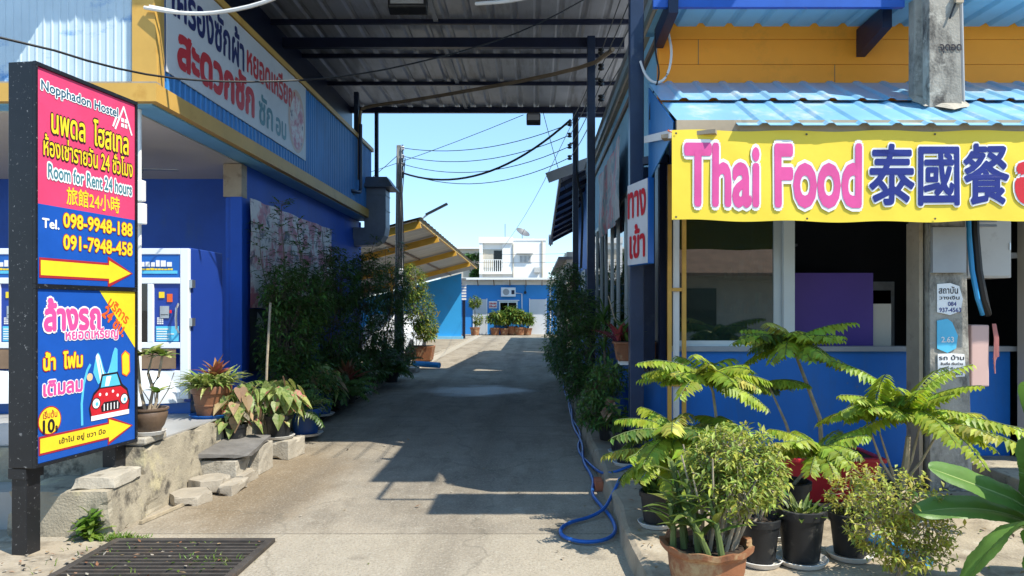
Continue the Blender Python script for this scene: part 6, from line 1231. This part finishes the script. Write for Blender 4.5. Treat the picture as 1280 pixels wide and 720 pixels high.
smallpot('ferny green clump filling the gap behind the terracotta pot', -3.35, 8.0, .18, .3, f_fern(46, .55), k='pot_black', sau=None, seed=121, z=.2, grp=LG)
smallpot('ferny dark clump at the foot of the big shrub', -3.1, 8.75, .18, .3, f_fern(40, .6, 'leaf_dark'), k='pot_black', sau=None, seed=122, z=.08, grp=LG)
smallpot('ferny low clump between the two shadowy shrubs', -2.95, 10.9, .16, .25, f_fern(40, .55, 'leaf_dark'), k='pot_black', sau=None, seed=123, z=.1, grp=LG)
smallpot('ferny low clump in front of the shrub below the duct', -2.9, 14.6, .16, .25, f_fern(40, .6, 'leaf_dark'), k='pot_black', sau=None, seed=124, z=.1, grp=LG)
# --- far end
FG = 'terracotta pots lined up before the blue house'
random.seed(101); proto = plant('potted_plant', 'leftmost bushy terracotta pot in the row before the blue house', 'potted plant', (-2.3, 42.1, .03), FG)
zt = pot(proto, (-2.3, 42.1, .03), .30, .42, 'terracotta', 'plain'); fol, st = MB(), MB()
shrub(fol, st, (-2.3, 42.1, zt), [(-2.3, 42.1, 1.0, .55, .4, .35, 90), (-2.2, 42.0, 1.25, .4, .35, .25, 50)], .22, .075, 'leaf_lit', 7, .25, 'bark', .3, .02, 'leaf_yellowgreen'); finish(proto, fol, st)
for i, (x, lab) in enumerate(((-1.75, 'second bushy terracotta pot from the left before the blue house'), (-1.3, 'middle bushy terracotta pot under the window of the blue house'), (-.85, 'fourth bushy terracotta pot from the left before the blue house'), (-.42, 'rightmost bushy terracotta pot in the row, next to the grey door'))):
    copy_thing(proto, (x, 42.15 + .12 * (i % 2), .03), 1.3 * (i + 1), lab).scale = (1.0 + .1 * (i % 3),) * 2 + (.92 + .13 * ((i * 2) % 3),)
o = plant('potted_tree', 'round topped potted tree standing left of the far grey door', 'potted plant', (-3.45, 41.8, .03)); random.seed(102); fol, st = MB(), MB()
zt = pot(o, (-3.45, 41.8, .03), .30, .45, 'terracotta', 'plain'); shrub(fol, st, (-3.45, 41.8, zt), [(-3.45, 41.8, 1.95, .42, .35, .38, 110), (-3.3, 41.8, .95, .42, .3, .35, 50)], .14, .06, 'leaf_lit', 8, .2, 'bark', .3, .03, 'leaf_yellowgreen'); finish(o, fol, st)
def tree(label, x, y, h, rr, seed, k='leaf_dark', grp=None):
    o = plant('leafy_tree', label, 'tree', (x, y, 0), grp); random.seed(seed); fol, st = MB(), MB()
    bl = [(x + U01(-.7, .7) * rr, y + U01(-.5, .5) * rr, h * U01(.55, .95), rr * U01(.4, .6), rr * .5, rr * U01(.3, .5), 60) for _ in range(7)]
    t2 = MB(); t2.tube([(x, y, 0), (x + .1, y, h * .3), (x, y, h * .6)], [.16, .12, .08], 'bark', 8); t2.build('trunk', o, True)
    shrub(fol, st, (x, y, h * .4), bl, .28, .12, k, 7, .4, 'bark', .3, .05, 'leaf_mid'); fol.build('crown', o); st.build('branches', o)
tree('dark tree beside the white house, seen past the carport roof', -4.9, 57.5, 6.2, 1.0, 111)
tree('broad tree rising over the row house roof at the far right', 4.6, 52, 6.5, 2.2, 112)
